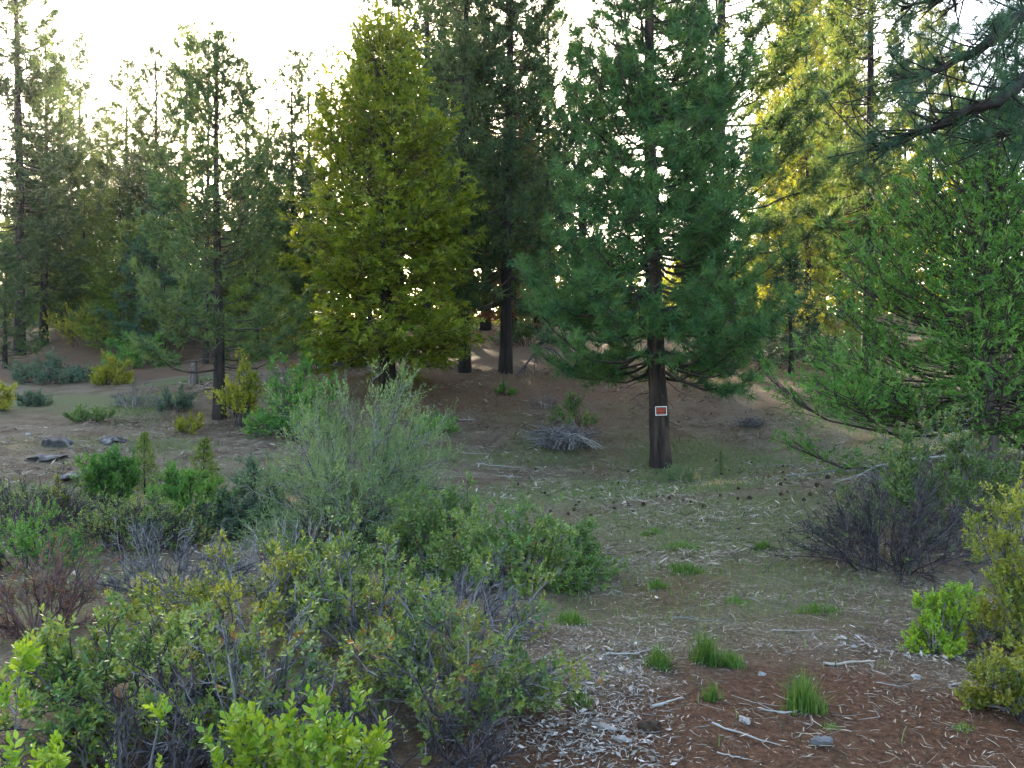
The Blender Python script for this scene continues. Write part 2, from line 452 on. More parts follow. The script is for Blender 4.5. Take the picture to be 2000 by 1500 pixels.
def plume_template(seed, K=12, open_=34):
    """juniper plume: narrow brush of short scale shoots"""
    r = np.random.default_rng(seed); V = []; T = []
    for i in range(K):
        t = r.uniform(0, .8); th = math.radians(r.uniform(8, open_ + 25 * (1 - t))); ph = r.uniform(0, 6.283)
        d = np.array([math.sin(th) * math.cos(ph), math.sin(th) * math.sin(ph), math.cos(th)])
        a = np.array([0, 0, t * .7]); l = r.uniform(.14, .3); w = r.uniform(.024, .036)
        s = nrm(np.cross(d, r.normal(size=3))[None])[0] * w
        n = len(V); V.extend([a, a + d * l * .5 + s, a + d * l, a + d * l * .5 - s]); T.extend([(n, n + 1, n + 2), (n, n + 2, n + 3)])
    return np.array(V), np.array(T)

def leaf_shape(fine=True):
    if fine:
        V = np.array([(0, 0, 0), (-.25, .05, .36), (-.2, .045, .74), (0, -.02, 1.0), (.2, .045, .74), (.25, .05, .36), (0, 0, .5)])
        T = np.array([(6, i, (i + 1) % 6) for i in range(6)])
    else:
        V = np.array([(0, 0, 0), (-.27, .05, .5), (0, 0, 1.0), (.27, .05, .5)]); T = np.array([(0, 1, 2), (0, 2, 3)])
    return V, T   # leaf along +Z, face +Y

def sprig_template(seed, K=9, fine=True, axis=2.0, spread=(35, 75), upright=.4, wide=1.0):
    """leafy shoot along +Z, leaf length 1"""
    r = np.random.default_rng(seed); LV, LT = leaf_shape(fine); V = []; T = []; n = 0
    LV = LV * np.array([wide, 1, 1])
    for i in range(K):
        t = (i + r.uniform(0, .6)) / K; ph = i * 2.4 + r.uniform(-.4, .4); th = math.radians(r.uniform(*spread) * (1.1 - .55 * t))
        d = np.array([math.sin(th) * math.cos(ph), math.sin(th) * math.sin(ph), math.cos(th)])
        y = nrm((np.array([0, 0, 1.0]) - d * d[2] + r.normal(size=3) * .35)[None])[0]
        y = nrm((y - d * np.dot(y, d))[None])[0]; x = np.cross(y, d)
        s = r.uniform(.65, 1.1) * (1 - .25 * t)
        V.append(LV @ np.stack([x, y, d]) * s + np.array([0, 0, axis * t])); T.append(LT + n); n += len(LV)
    return np.concatenate(V), np.concatenate(T)

TUFT_HERO = [(*tuft_template(34, 1.0, .066, (5, 112), .3, s), 3) for s in range(5)]
TUFT_BG = [(*tuft_template(14, 1.0, .12, (10, 100), .5, 10 + s), 3) for s in range(6)]
TUFT_FAR = [(*tuft_template(5, 1.1, .3, (15, 95), .5, 20 + s), 3) for s in range(4)]
TUFT_NEAR = [(*tuft_template(64, 1.0, .022, (15, 80), .6, 30 + s), 3) for s in range(4)]
SPRAY = [(*spray_template(s), 4) for s in range(5)]
PLUME = [(*plume_template(s), 4) for s in range(5)]
SPRIG = [(*sprig_template(s, 9), 7) for s in range(5)]
SPRIG_LO = [(*sprig_template(s + 20, 8, False), 4) for s in range(5)]
SPRIG_SAGE = [(*sprig_template(s + 40, 9, False, 3.5, (25, 60), wide=.45), 4) for s in range(4)]

# ---------------------------------------------------------------- trees
def trunk_geo(h, r0, lean=(0, 0), seed=0, k=14, n=26, flare=1.35, top=.02, rough=.06, wob=.004):
    r = np.random.default_rng(seed); g = Geo()
    t = np.linspace(0, 1, n) ** 1.25
    z = t * h - .35 * (t == 0)
    x = lean[0] * t * h + wob * h * np.sin(t * 5 + r.uniform(0, 6)); y = lean[1] * t * h + wob * h * np.sin(t * 4 + r.uniform(0, 6))
    x -= x[0]; y -= y[0]
    rad = r0 * (1 - t) + top
    rad *= 1 + (flare - 1) * np.exp(-t * h / (1.6 * r0 + .1))
    a = np.arange(k) * 2 * math.pi / k
    am, tm = np.meshgrid(a, t)
    rr = rad[:, None] * (1 + rough * snoise(np.cos(am) * 3 + 5 * np.sin(am), tm * h * 1.4 + 2 * np.sin(am), seed, 1.3))
    if k >= 30:
        w_ = am * 8 + 1.1 * np.sin(tm * h * 1.7 + am) + .8 * np.sin(tm * h * 4.3 + 2 * am)
        rr = rr * (1 - .085 * np.abs(np.cos(w_)) ** 3 - .03 * np.abs(np.sin(tm * h * 5.5 + 3 * np.floor(w_ / math.pi))) ** 6)
    V = np.stack([x[:, None] + rr * np.cos(am), y[:, None] + rr * np.sin(am), np.repeat(z[:, None], k, 1)], -1)
    i = np.arange(n - 1)[:, None] * k; j = np.arange(k)[None]
    q = np.stack([i + j, i + (j + 1) % k, i + k + (j + 1) % k, i + k + j], -1).reshape(-1, 4)
    g.add(V, quads=q)
    cx = lambda zz: np.interp(zz, z, x); cy = lambda zz: np.interp(zz, z, y); cr = lambda zz: np.interp(zz, z, rad)
    return g, cx, cy, cr

def conifer(seed, h, r0, cb, prof, n_limbs, tufts, tuft_len, step=.22, lean=(0, 0), pitch=(-8, 50), droop=.12, upturn=.25,
            lateral=4.0, lat_len=.4, inner=.3, k=14, n=26, dead=14, limb_r=.05, mode='tuft', skip=0.0, lat_up=.25, tint_bias=0, flare=1.35, twig=True):
    """prof(u): limb length at relative crown height u (0 bottom, 1 top). Returns Geo trunk, limbs, foliage"""
    global rng
    keep = rng; rng = np.random.default_rng(seed + 1000)
    r = rng
    tg, cx, cy, cr = trunk_geo(h, r0, lean, seed, k, n, flare)
    lg = Geo(); fg = Geo()
    u = np.sort(r.uniform(0, 1, n_limbs)) ; u = u * .96 + .02 + r.normal(0, .006, n_limbs)
    u = np.clip(u, .005, .985)
    zz = cb + (h - cb) * u
    az = np.arange(n_limbs) * 2.39996 + r.uniform(-.5, .5, n_limbs)
    ln = np.array([prof(x) for x in u]) * r.uniform(.68, 1.12, n_limbs)
    pt = np.radians(pitch[0] + (pitch[1] - pitch[0]) * u + r.normal(0, 7, n_limbs))
    m = 8; t = np.linspace(0, 1, m)
    hx = np.cos(az); hy = np.sin(az)
    out_ = ln[:, None] * t[None] * np.cos(pt)[:, None]
    zr = ln[:, None] * (t[None] * np.sin(pt)[:, None] - droop * np.sin(t * math.pi)[None] + upturn * (t[None] ** 3))
    wobx = r.normal(0, .03, (n_limbs, m)).cumsum(1) * ln[:, None]; woby = r.normal(0, .03, (n_limbs, m)).cumsum(1) * ln[:, None]
    sx = cx(zz); sy = cy(zz)
    P = np.stack([sx[:, None] + hx[:, None] * out_ - hy[:, None] * wobx, sy[:, None] + hy[:, None] * out_ + hx[:, None] * wobx, zz[:, None] + zr + woby * .5], -1)
    R0 = np.minimum(limb_r * (.35 + .65 * ln / ln.max()), cr(zz) * .6 + .006)
    R = R0[:, None] * (1 - .85 * t[None]) + .004
    tubes(lg, P, R, 4)
    # laterals
    pos = []; dr = []; LP = []; LR = []
    for i in range(n_limbs):
        if r.uniform() < skip: continue
        nl = max(3, int(ln[i] * lateral))
        tt = inner + (1 - inner) * np.sqrt(r.uniform(0, 1, nl)); tt[0] = 1.0
        f = tt * (m - 1); i0 = np.minimum(f.astype(int), m - 2); w = (f - i0)[:, None]
        b = P[i, i0] * (1 - w) + P[i, i0 + 1] * w
        tan = nrm(P[i, i0 + 1] - P[i, i0])
        side = nrm(np.cross(tan, [0, 0, 1.0])) * np.where(r.uniform(size=nl) < .5, -1, 1)[:, None]
        a = np.radians(r.uniform(25, 65, nl))[:, None]; a[0] = 0
        d = tan * np.cos(a) + side * np.sin(a); d[:, 2] += lat_up * r.uniform(.2, 1.3, nl); d = nrm(d)
        l = (lat_len * ln[i] * (1.15 - tt) + .18) * r.uniform(.6, 1.2, nl); l[0] = .2
        e = b + d * l[:, None]
        mid = (b + e) / 2; mid[:, 2] -= .06 * l
        LP.append(np.stack([b, e], 1)); LR.append(np.stack([np.full(nl, R0[i] * .32 + .003), np.full(nl, .003)], 1))
        ns = np.maximum(1, (l / step).astype(int))
        for q in range(nl):
            s = np.linspace(1, .25 if ns[q] > 1 else 1, ns[q])[:, None]
            pos.append(b[q] + d[q] * l[q] * s); dd = np.repeat(d[q][None], ns[q], 0)
            dr.append(dd)
    if twig: tubes(lg, np.concatenate(LP), np.concatenate(LR), 3)
    pos = np.concatenate(pos); dr = np.concatenate(dr)
    N = len(pos)
    pos = pos + r.normal(0, step * .22, (N, 3))
    if mode == 'tuft':
        d = nrm(dr + r.normal(0, .35, (N, 3)) + np.array([0, 0, .35]))
        stamp(fg, tufts, pos, d, tuft_len * r.uniform(.75, 1.15, N), tint=np.clip(r.beta(2, 2.4, N) + tint_bias, 0, 1))
    elif mode == 'spray':
        d = nrm(dr + r.normal(0, .4, (N, 3)) + np.array([0, 0, -.25]))
        stamp(fg, tufts, pos, d, tuft_len * r.uniform(.7, 1.2, N), up=np.array([0, 0, 1.0]) , tint=np.clip(r.beta(2, 2, N), 0, 1), roll=r.normal(0, .7, N))
    else:
        pos = pos + r.normal(0, .07, (N, 3)); d = nrm(dr * .7 + r.normal(0, .6, (N, 3)) + np.array([0, 0, .3]))
        stamp(fg, tufts, pos, d, tuft_len * r.uniform(.7, 1.25, N), tint=np.clip(r.beta(2, 2, N), 0, 1))
    # dead stubs below the crown
    if dead:
        zd = r.uniform(.12 * cb + .8, cb + .2 * (h - cb), dead); ad = r.uniform(0, 6.28, dead); ld = r.uniform(.3, 1.6, dead)
        tq = np.linspace(0, 1, 4)
        DP = np.stack([cx(zd)[:, None] + np.cos(ad)[:, None] * ld[:, None] * tq, cy(zd)[:, None] + np.sin(ad)[:, None] * ld[:, None] * tq,
                       zd[:, None] - ld[:, None] * .3 * tq ** 2 + r.normal(0, .04, (dead, 4))], -1)
        tubes(lg, DP, np.repeat(np.linspace(.02, .006, 4)[None], dead, 0), 3)
    rng = keep
    return tg, lg, fg

def tree_object(name, geos, mats, loc, label, cat='tree', group=None, tname='trunk', cname='crown'):
    o = empty(name, loc); tag(o, label, cat, group)
    link('trunk', geos[0].mesh('trunk', mats[0], True), o)
    link('limbs', geos[1].mesh('limbs', mats[1], True), o)
    c = link(cname, geos[2].mesh(cname, mats[2], False), o)
    return o

# --- the pine with the sign
hx, hy, hz = at(1291, 23.5)
g = conifer(1, 22.5, .27, 2.5, lambda u: 4.15 * (1 - u) ** .88 * (.8 + .2 * min(1, u / .1)), 275, TUFT_HERO, .34, step=.27, lean=(-.022, 0),
            pitch=(-12, 42), droop=.1, upturn=.3, lateral=5.2, lat_len=.46, inner=.1, k=56, n=160, dead=26, limb_r=.055, flare=1.28)
hero = tree_object('pine_tree', g, (M['pine_bark'], M['limb'], M['hero_needle']), (hx, hy, hz),
                   'big dense green pine in the clearing with an orange sign on its trunk')

# --- the incense cedar
g = conifer(2, 12.7, .26, 1.25, lambda u: min(3.15, 3.9 * (1 - u) ** .47) * (1 + .07 * math.sin(u * 23)), 380, SPRAY, .37, step=.15,
            pitch=(-14, 62), droop=.05, upturn=.18, lateral=6.0, lat_len=.38, inner=.12, dead=0, limb_r=.025, mode='spray', lat_up=.1)
cedar = tree_object('cedar_tree', g, (M['dark_bark'], M['limb'], M['cedar']), at(757, 29),
                    'yellow-green cone-shaped cedar, densest tree left of the signed pine')

# --- juniper on the right
g = conifer(3, 5.5, .15, .35, lambda u: 2.95 * (1 - u) ** .75 * (1 + .12 * math.sin(u * 19)), 300, PLUME, .34, step=.14,
            pitch=(-12, 60), droop=.06, upturn=.25, lateral=6.8, lat_len=.48, inner=.2, dead=30, limb_r=.025, mode='plume', lat_up=.3)
jun = tree_object('juniper_tree', g, (M['juniper_bark'], M['limb'], M['juniper']), at(1925, 13),
                  'bright green feathery juniper filling the right edge above the dead bush')

# --- background conifers: shared crowns, each tree its own object
def variant(seed, h, r0, cb, prof, n_limbs, tl, mats, **kw):
    g = conifer(seed, h, r0, cb, prof, n_limbs, kw.pop('temps', TUFT_BG), tl, **kw)
    return (g[0].mesh('trunk', mats[0], True), g[1].mesh('limbs', mats[1], True), g[2].mesh('crown', mats[2], False), h)
PM = (M['dark_bark'], M['limb'], M['pine_needle'])
DM = (M['dark_bark'], M['limb'], M['dark_needle'])
GM = (M['dark_bark'], M['limb'], M['gold_needle'])
VAR = {
    'slender': variant(31, 20, .17, 2.0, lambda u: 2.3 * (1 - u) ** .6, 220, .36, PM, pitch=(-15, 30), lateral=5, lat_len=.38, inner=.2, dead=30, limb_r=.03),
    'tall': variant(32, 24, .25, 3.5, lambda u: 3.2 * (1 - u) ** .55 * (.6 + .4 * min(1, u / .2)), 230, .40, PM, pitch=(-12, 40), lateral=4.6, inner=.28, dead=40, limb_r=.04),
    'open': variant(33, 24, .26, 3.5, lambda u: 4.6 * (1 - u) ** .6, 130, .42, PM, pitch=(5, 45), lateral=4.2, lat_len=.45, inner=.35, dead=24, droop=.05, limb_r=.05),
    'bushy': variant(34, 22, .25, 2.2, lambda u: 3.1 * (1 - u) ** .6 * (1.15 - .3 * math.sin(min(1, u / .5) * 3.14)), 270, .40, DM, pitch=(-15, 40), lateral=4.8, inner=.25, dead=16, limb_r=.04),
    'gold': variant(35, 24, .24, 1.5, lambda u: 3.7 * (1 - u) ** .6, 230, .44, GM, pitch=(-10, 40), lateral=4.4, inner=.2, dead=14, limb_r=.04),
    'young': variant(36, 6, .07, .3, lambda u: 1.5 * (1 - u) ** .7, 110, .27, PM, pitch=(0, 55), lateral=6, lat_len=.4, inner=.2, dead=3, limb_r=.015),
    'limby': variant(37, 13.5, .2, 1.6, lambda u: 3.3 * (1 - u) ** .38, 150, .33, PM, pitch=(2, 68), lateral=5, lat_len=.42, inner=.4, dead=30, droop=.06, limb_r=.03),
    'snag': variant(38, 20, .14, 6.0, lambda u: 2.0 * (1 - u) ** .8, 90, .25, (M['dark_bark'], M['limb'], M['dead_needle']), pitch=(0, 55), lateral=3.2, inner=.5, skip=.35, dead=40, limb_r=.02),
}
def plant_tree(var, px, d, h, label, name='pine_tree', xy=1.0, lean=0.0, group=None, mat=None, rot=None):
    t, l, c, h0 = VAR[var]
    o = empty(name, at(px, d)); tag(o, label, 'tree', group)
    s = h / h0; o.scale = (s * xy, s * xy, s)
    o.rotation_euler = (0, lean, 0)
    o.rotation_mode = 'ZYX' if False else 'XYZ'
    for nm_, me in (('trunk', t), ('limbs', l), ('crown', c)):
        ch = link(nm_, me, o); ch.rotation_euler = (0, 0, rot if rot is not None else (px * 7.3) % 6.28)
        if nm_ == 'crown' and mat is not None:
            ch.material_slots[0].link = 'OBJECT'; ch.material_slots[0].material = mat
    return o
GB = 'pines standing behind the clearing'
def by_top(px, d, py): return ztop(py, d) - at(px, d)[2]
plant_tree('tall', 38, 44, 29, 'tallest pine at the left edge, dark trunk running out of the top', xy=.85, group=GB, rot=1)
plant_tree('bushy', 85, 47, by_top(85, 47, 65), 'pine just right of the tall left-edge trunk, yellowish pointed top', xy=1.05, group=GB, mat=M['pine_needle'])
plant_tree('tall', 152, 60, by_top(152, 60, 60), 'slim spire-topped pine alone against the white sky, third from left', xy=.9, group=GB)
plant_tree('bushy', 118, 56, 18, 'bushy mid-height pine filling in right of the yellowish pointed pine', xy=1.2, group=GB, mat=M['pine_needle'], rot=3)
plant_tree('bushy', 205, 60, 16, 'low bushy pine below the gap of white sky on the left', xy=1.3, group=GB, mat=M['pine_needle'], rot=5)
plant_tree('bushy', 252, 55, 18, 'bushy pine left of the pale-trunked pine', xy=1.2, group=GB, mat=M['pine_needle'], rot=2)
plant_tree('slender', 522, 55, 17, 'ragged pine between the rusty spikes and the three thin pines', xy=1.4, group=GB, rot=2)
plant_tree('bushy', 300, 50, by_top(300, 50, 92), 'pine with pale trunk left of the clump of bare-topped pines', xy=1.1, group=GB, mat=M['pine_needle'])
plant_tree('tall', 362, 54, by_top(362, 54, 28), 'slim pine rising highest in the left clump, thin see-through top', xy=1.0, group=GB)
plant_tree('limby', 428, 27, by_top(428, 27, 95), 'wide dark limby pine on the left slope with lime sapling at its foot', xy=1.0, group=GB)
plant_tree('snag', 402, 40, by_top(402, 40, 45), 'half-dead pine with bare spike top and rusty needles, left clump', xy=1.0, group=GB)
plant_tree('snag', 430, 43, by_top(430, 43, 70), 'second bare spike-topped pine with rusty needles behind the limby pine', xy=1.1, group=GB)
plant_tree('tall', 478, 50, by_top(478, 50, 118), 'small-topped pine right of the rusty bare spikes', xy=.9, group=GB)
plant_tree('bushy', 574, 50, by_top(574, 50, 98), 'leftmost of three thin pines near the sun glow', xy=.95, group=GB, mat=M['pine_needle'])
plant_tree('tall', 600, 53, by_top(600, 53, 88), 'middle of three thin pines near the sun glow', xy=1.0, group=GB)
plant_tree('tall', 645, 56, by_top(645, 56, 72), 'thin pointed pine right beside the sun, against white sky', xy=.85, group=GB)
plant_tree('tall', 722, 41, by_top(722, 41, -60), 'pine showing above the left shoulder of the yellow-green cedar', xy=.62, group=GB)
plant_tree('tall', 832, 44, 28, 'pine whose forked bare trunk shows above the right side of the cedar', xy=1.0, group=GB, rot=2)
plant_tree('tall', 700, 60, 23, 'far pine seen past the left edge of the cedar beside the sun', xy=.9, group=GB, rot=3)  # added with the next three to shade the slope behind the cedar
plant_tree('tall', 780, 54, 25, 'far dark pine mostly hidden behind the cedar top', xy=1.1, group=GB, mat=M['pine_needle'], rot=2)
plant_tree('tall', 868, 58, 29, 'far pine between the forked trunk and the dark straight pine', xy=1.1, group=GB, rot=5)
plant_tree('open', 948, 56, 27, 'far pine filling the gap between the two straight trunks', xy=1.1, group=GB, mat=M['pine_needle'], rot=1)
plant_tree('bushy', 900, 50, 19, 'bushy far pine closing the view left of the low dark branches', xy=1.2, group=GB, mat=M['pine_needle'], rot=.4)  # added to keep a sun streak off the slope
plant_tree('bushy', 1005, 48, 15, 'bushy pine with browned needles behind the low dark branches', xy=1.2, group=GB, mat=M['dead_needle'], rot=2.4)  # also placed to block sun, its brown foliage is real
plant_tree('bushy', 1050, 54, 18, 'bushy far pine just left of the signed pine crown', xy=1.2, group=GB, mat=M['pine_needle'], rot=3.4)
plant_tree('tall', 908, 34, 25, 'dark straight pine touching the right side of the cedar', xy=.85, group=GB, rot=4.2)
plant_tree('bushy', 988, 34, 26, 'pine between cedar and signed pine with low dark bushy branches', xy=.8, lean=.008, group=GB, rot=4, mat=M['pine_needle'])
plant_tree('open', 1072, 48, 25, 'thin pale-trunked pine just left of the signed pine crown', xy=.7, group=GB)
plant_tree('bushy', 1132, 38, 16, 'dark pine mostly hidden behind the left of the signed pine', xy=.8, group=GB)
plant_tree('bushy', 1372, 31, 15, 'smaller dark pine close behind the right of the signed pine', xy=.8, group=GB)
plant_tree('open', 1398, 35, 28, 'tall pine right of the signed pine with long sweeping open branches', xy=1.05, lean=.02, group=GB, rot=.6)
plant_tree('gold', 1545, 53, 25, 'golden pine between the open-branched pine and tall golden pine', xy=.9, group=GB, rot=1.5)
plant_tree('gold', 1662, 58, 29, 'golden pine directly behind the big dark-green pine', xy=.9, group=GB, rot=4.5)
plant_tree('gold', 1500, 55, 19, 'short golden backlit pine right of the open-branched pine', xy=.9, group=GB)
plant_tree('tall', 1577, 48, 22, 'dark thin trunk in front of the golden pines, left one of two', xy=.8, group=GB, mat=M['gold_needle'])
plant_tree('gold', 1605, 63, 32, 'tall golden sunlit pine reaching the top edge on the right', xy=1.0, group=GB)
plant_tree('tall', 1642, 54, 22, 'dark thin trunk in front of the golden pines, right one of two', xy=.8, group=GB, mat=M['gold_needle'])
plant_tree('tall', 1695, 37, 25, 'big dark-green pine standing before the golden trees on the right', xy=1.0, group=GB, mat=M['pine_needle'])
plant_tree('gold', 1822, 60, 25, 'golden pine glimpsed under the overhanging dark branch', xy=.9, group=GB)
plant_tree('bushy', 1990, 34, 16, 'dark pine behind the juniper at the right edge', xy=1.2, group=GB)
# mid-height pines on the left, backlight put into their yellow-green colour
for i, (px, d, h, lb) in enumerate(((60, 58, 11, 'golden mid-height pine behind the tall left-edge trunk'), (165, 52, 9, 'golden mid-height pine under the slim spire pine'),
        (232, 50, 10, 'golden mid-height pine below the white sky gap'), (285, 58, 12, 'golden mid-height pine behind the pale trunk'), (345, 50, 9.5, 'golden mid-height pine left of the limby pine trunk'),
        (455, 52, 11, 'golden mid-height pine right of the limby pine trunk'), (500, 58, 12, 'golden mid-height pine below the ragged pine'), (545, 50, 10, 'golden mid-height pine left beside the cedar'), (610, 58, 12, 'golden mid-height pine peeping out behind the cedar edge'))):
    plant_tree('gold', px, d, h, lb, xy=1.5, group='golden mid-height pines on the left', rot=i, mat=M['lime_needle'])
# young growth
GY_ = 'young pines under the tall trees'
plant_tree('young', 1545, 35, 5.2, 'dark spreading young pine under the golden trees', xy=1.5, group=GY_, mat=M['dark_needle'])
plant_tree('young', 130, 50, 7.5, 'young pine between the left trunks, backlit', xy=1.2, group=GY_, mat=M['lime_needle'])
plant_tree('young', 250, 44, 7.0, 'young pine under the left clump, left of the grey stump', xy=1.5, group=GY_, mat=M['lime_needle'])
plant_tree('young', 318, 42, 9.0, 'taller young pine behind the grey stump', xy=1.2, group=GY_, mat=M['dark_needle'])
plant_tree('young', 500, 40, 6.5, 'young pine between the limby pine and the cedar', xy=1.4, group=GY_, mat=M['lime_needle'])
plant_tree('young', 550, 52, 8.0, 'golden young pine glowing left of the cedar', xy=1.3, group=GY_, mat=M['lime_needle'])
plant_tree('young', 190, 56, 9.0, 'golden young pine glowing behind the left trunks', xy=1.4, group=GY_, mat=M['lime_needle'])
plant_tree('young', 400, 54, 8.0, 'golden young pine glowing behind the limby pine', xy=1.6, group=GY_, mat=M['lime_needle'])
plant_tree('young', 10, 40, 6.0, 'young pine cut by the left edge beside the tall trunk', xy=1.3, group=GY_)
plant_tree('young', 283, 14.6, 1.15, 'small yellow sunlit pine seedling among the left bushes', xy=1.1, group=GY_, mat=M['lime_needle'])  # sunlight on both left seedlings is put into the needle colour
plant_tree('young', 400, 13.0, 1.25, 'small pine seedling with yellow tips right of the round bush', xy=1.2, group=GY_, mat=M['lime_needle'])
plant_tree('young', 1408, 21.5, .62, 'tiny sparse seedling right of the signed trunk', xy=.6, group=GY_)

# far wood that closes the view, one mass
fw = Geo(); fwl = Geo()
keep = rng; rng = np.random.default_rng(77)
for i in range(150):
    x = -105 + 210 * ((i * .618) % 1); y = rng.uniform(64, 110)
    pxx = 1000 + x / y * F
    hh = rng.uniform(4, 7) if 100 < pxx < 600 else (rng.uniform(9, 13) if pxx < 690 else (rng.uniform(5, 9) if 1130 < pxx < 1520 else rng.uniform(17, 27)))
    z0 = ground(x, y); nn = 210
    u = rng.uniform(0, 1, nn) ** 1.15; ang = rng.uniform(0, 6.28, nn); rad = (3.4 * (1 - u) ** .6) * np.sqrt(rng.uniform(.03, 1, nn))
    P_ = np.stack([x + rad * np.cos(ang), y + rad * np.sin(ang), z0 + .2 + (hh - .2) * u], -1)
    dd = np.stack([np.cos(ang), np.sin(ang), rng.uniform(-.1, .7, nn)], -1)
    stamp(fw, TUFT_FAR, P_, dd, rng.uniform(.6, 1.0, nn), tint=rng.uniform(.0, 1, nn))
    tubes(fwl, np.array([[[x, y, z0 - .3], [x, y, z0 + hh * .5], [x, y, z0 + hh]]]), np.array([[.22, .14, .02]]), 5)
for i in range(110):
    x = -60 + 120 * ((i * .618) % 1); y = rng.uniform(58, 66); hh = rng.uniform(1.6, 4.2); z0 = ground(x, y); nn = 90
    ang = rng.uniform(0, 6.28, nn); u = rng.uniform(0, 1, nn); rad = 2.2 * np.sqrt(1 - u ** 2) * np.sqrt(rng.uniform(.1, 1, nn))
    stamp(fw, TUFT_FAR, np.stack([x + rad * np.cos(ang), y + rad * np.sin(ang), z0 + u * hh], -1), np.stack([np.cos(ang), np.sin(ang), rng.uniform(.1, 1, nn)], -1), rng.uniform(.35, .6, nn), tint=rng.uniform(0, .8, nn))
rng = keep
o = empty('far_wood'); tag(o, 'golden-green backlit wood closing the view behind the pines', 'wood', kind='stuff')
link('crown', fw.mesh('crown', M['gold_needle']), o); link('trunks', fwl.mesh('trunks', M['dark_bark'], True), o)  # backlight is put into the far crown colour

# --- overhanging pine at the right, trunk outside the frame
def pt(px, py, d): return np.array([(px - 1000) / F * d, d, CAMZ + (750 - py) / F * d])
ob = np.array(at(2420, 9.0))
tg, cx, cy, cr = trunk_geo(16, .3, (0, 0), 50, 16, 26)
LG = []; fg = Geo()
keep = rng; rng = np.random.default_rng(50)
LIMBS = [([(2420, -60), (2250, -40), (2100, -20), (2000, 28), (1947, 68), (1895, 105), (1842, 133), (1760, 150)], 9.0, .09),
         ([(2420, -20), (2280, 40), (2120, 95), (2000, 150), (1947, 196), (1860, 231), (1780, 265), (1690, 292)], 8.6, .1),
         ([(2420, -260), (2300, -230), (2180, -170), (2080, -110), (1980, -60), (1900, -25), (1840, -5), (1760, 20)], 9.6, .06),
         ([(2420, 60), (2300, 120), (2200, 170), (2100, 215), (2050, 235), (2010, 250), (1960, 262), (1900, 280)], 9.4, .05)]
for pl, d, r0 in LIMBS:
    P_ = np.array([pt(x, y, d + .5 * math.sin(i * 1.1)) for i, (x, y) in enumerate(pl)]); P_[0, 1] = 9.0
    tt = np.linspace(0, 1, 22); f = tt * 7; i0 = np.minimum(f.astype(int), 6); w = (f - i0)[:, None]
    PP = P_[i0] * (1 - w) + P_[i0 + 1] * w; PP[1:-1] += rng.normal(0, .018, (20, 3))
    lg = Geo(); tubes(lg, PP[None] - ob, (r0 * (1 - .8 * tt) + .008)[None], 7)
    nl = 58
    t_ = rng.uniform(.3, 1, nl) ** .8; f = t_ * 21; i0 = np.minimum(f.astype(int), 20)
    b = PP[i0]; tan = nrm(PP[i0 + 1] - PP[i0])
    dr = nrm(tan * .8 + rng.normal(0, .6, (nl, 3)) + np.array([0, 0, -.05]))
    l = rng.uniform(.35, .95, nl) * (1.25 - .55 * t_)
    q = np.linspace(0, 1, 5)
    bend = rng.normal(0, .22, (nl, 1, 3)) * (q[None, :, None] ** 2) * l[:, None, None] + np.array([0, 0, .12]) * (q[None, :, None] ** 2)
    LPn = b[:, None] + dr[:, None] * (l[:, None] * q)[..., None] + bend
    tubes(lg, LPn - ob, np.repeat(np.linspace(.013, .005, 5)[None], nl, 0), 4)
    LG.append(lg)
    for rep, (lo, hi) in enumerate(((.95, 1.0), (.7, .95), (.45, .8))):
        has = rng.uniform(size=nl) < (.85, .8, .6)[rep]
        s = rng.uniform(lo, hi, nl) * 4; j0 = np.minimum(s.astype(int), 3); w = (s - j0)[:, None]
        pp = LPn[np.arange(nl), j0] * (1 - w) + LPn[np.arange(nl), j0 + 1] * w
        dd = nrm(LPn[np.arange(nl), j0 + 1] - LPn[np.arange(nl), j0] + rng.normal(0, .25, (nl, 3)))
        # side twig
        if rep: pp = pp + rng.normal(0, .1, (nl, 3))
        stamp(fg, TUFT_NEAR, pp[has] - ob, dd[has], rng.uniform(.15, .22, has.sum()))
rng = keep
o = empty('pine_tree', tuple(ob)); tag(o, 'pine outside the right edge whose dark drooping branches hang into the top corner', 'tree')
link('trunk', tg.mesh('trunk', M['pine_bark'], True), o)
for lg in LG: link('limb', lg.mesh('limb', M['dark_bark'], True), o)
link('crown', fg.mesh('crown', M['dark_needle']), o)

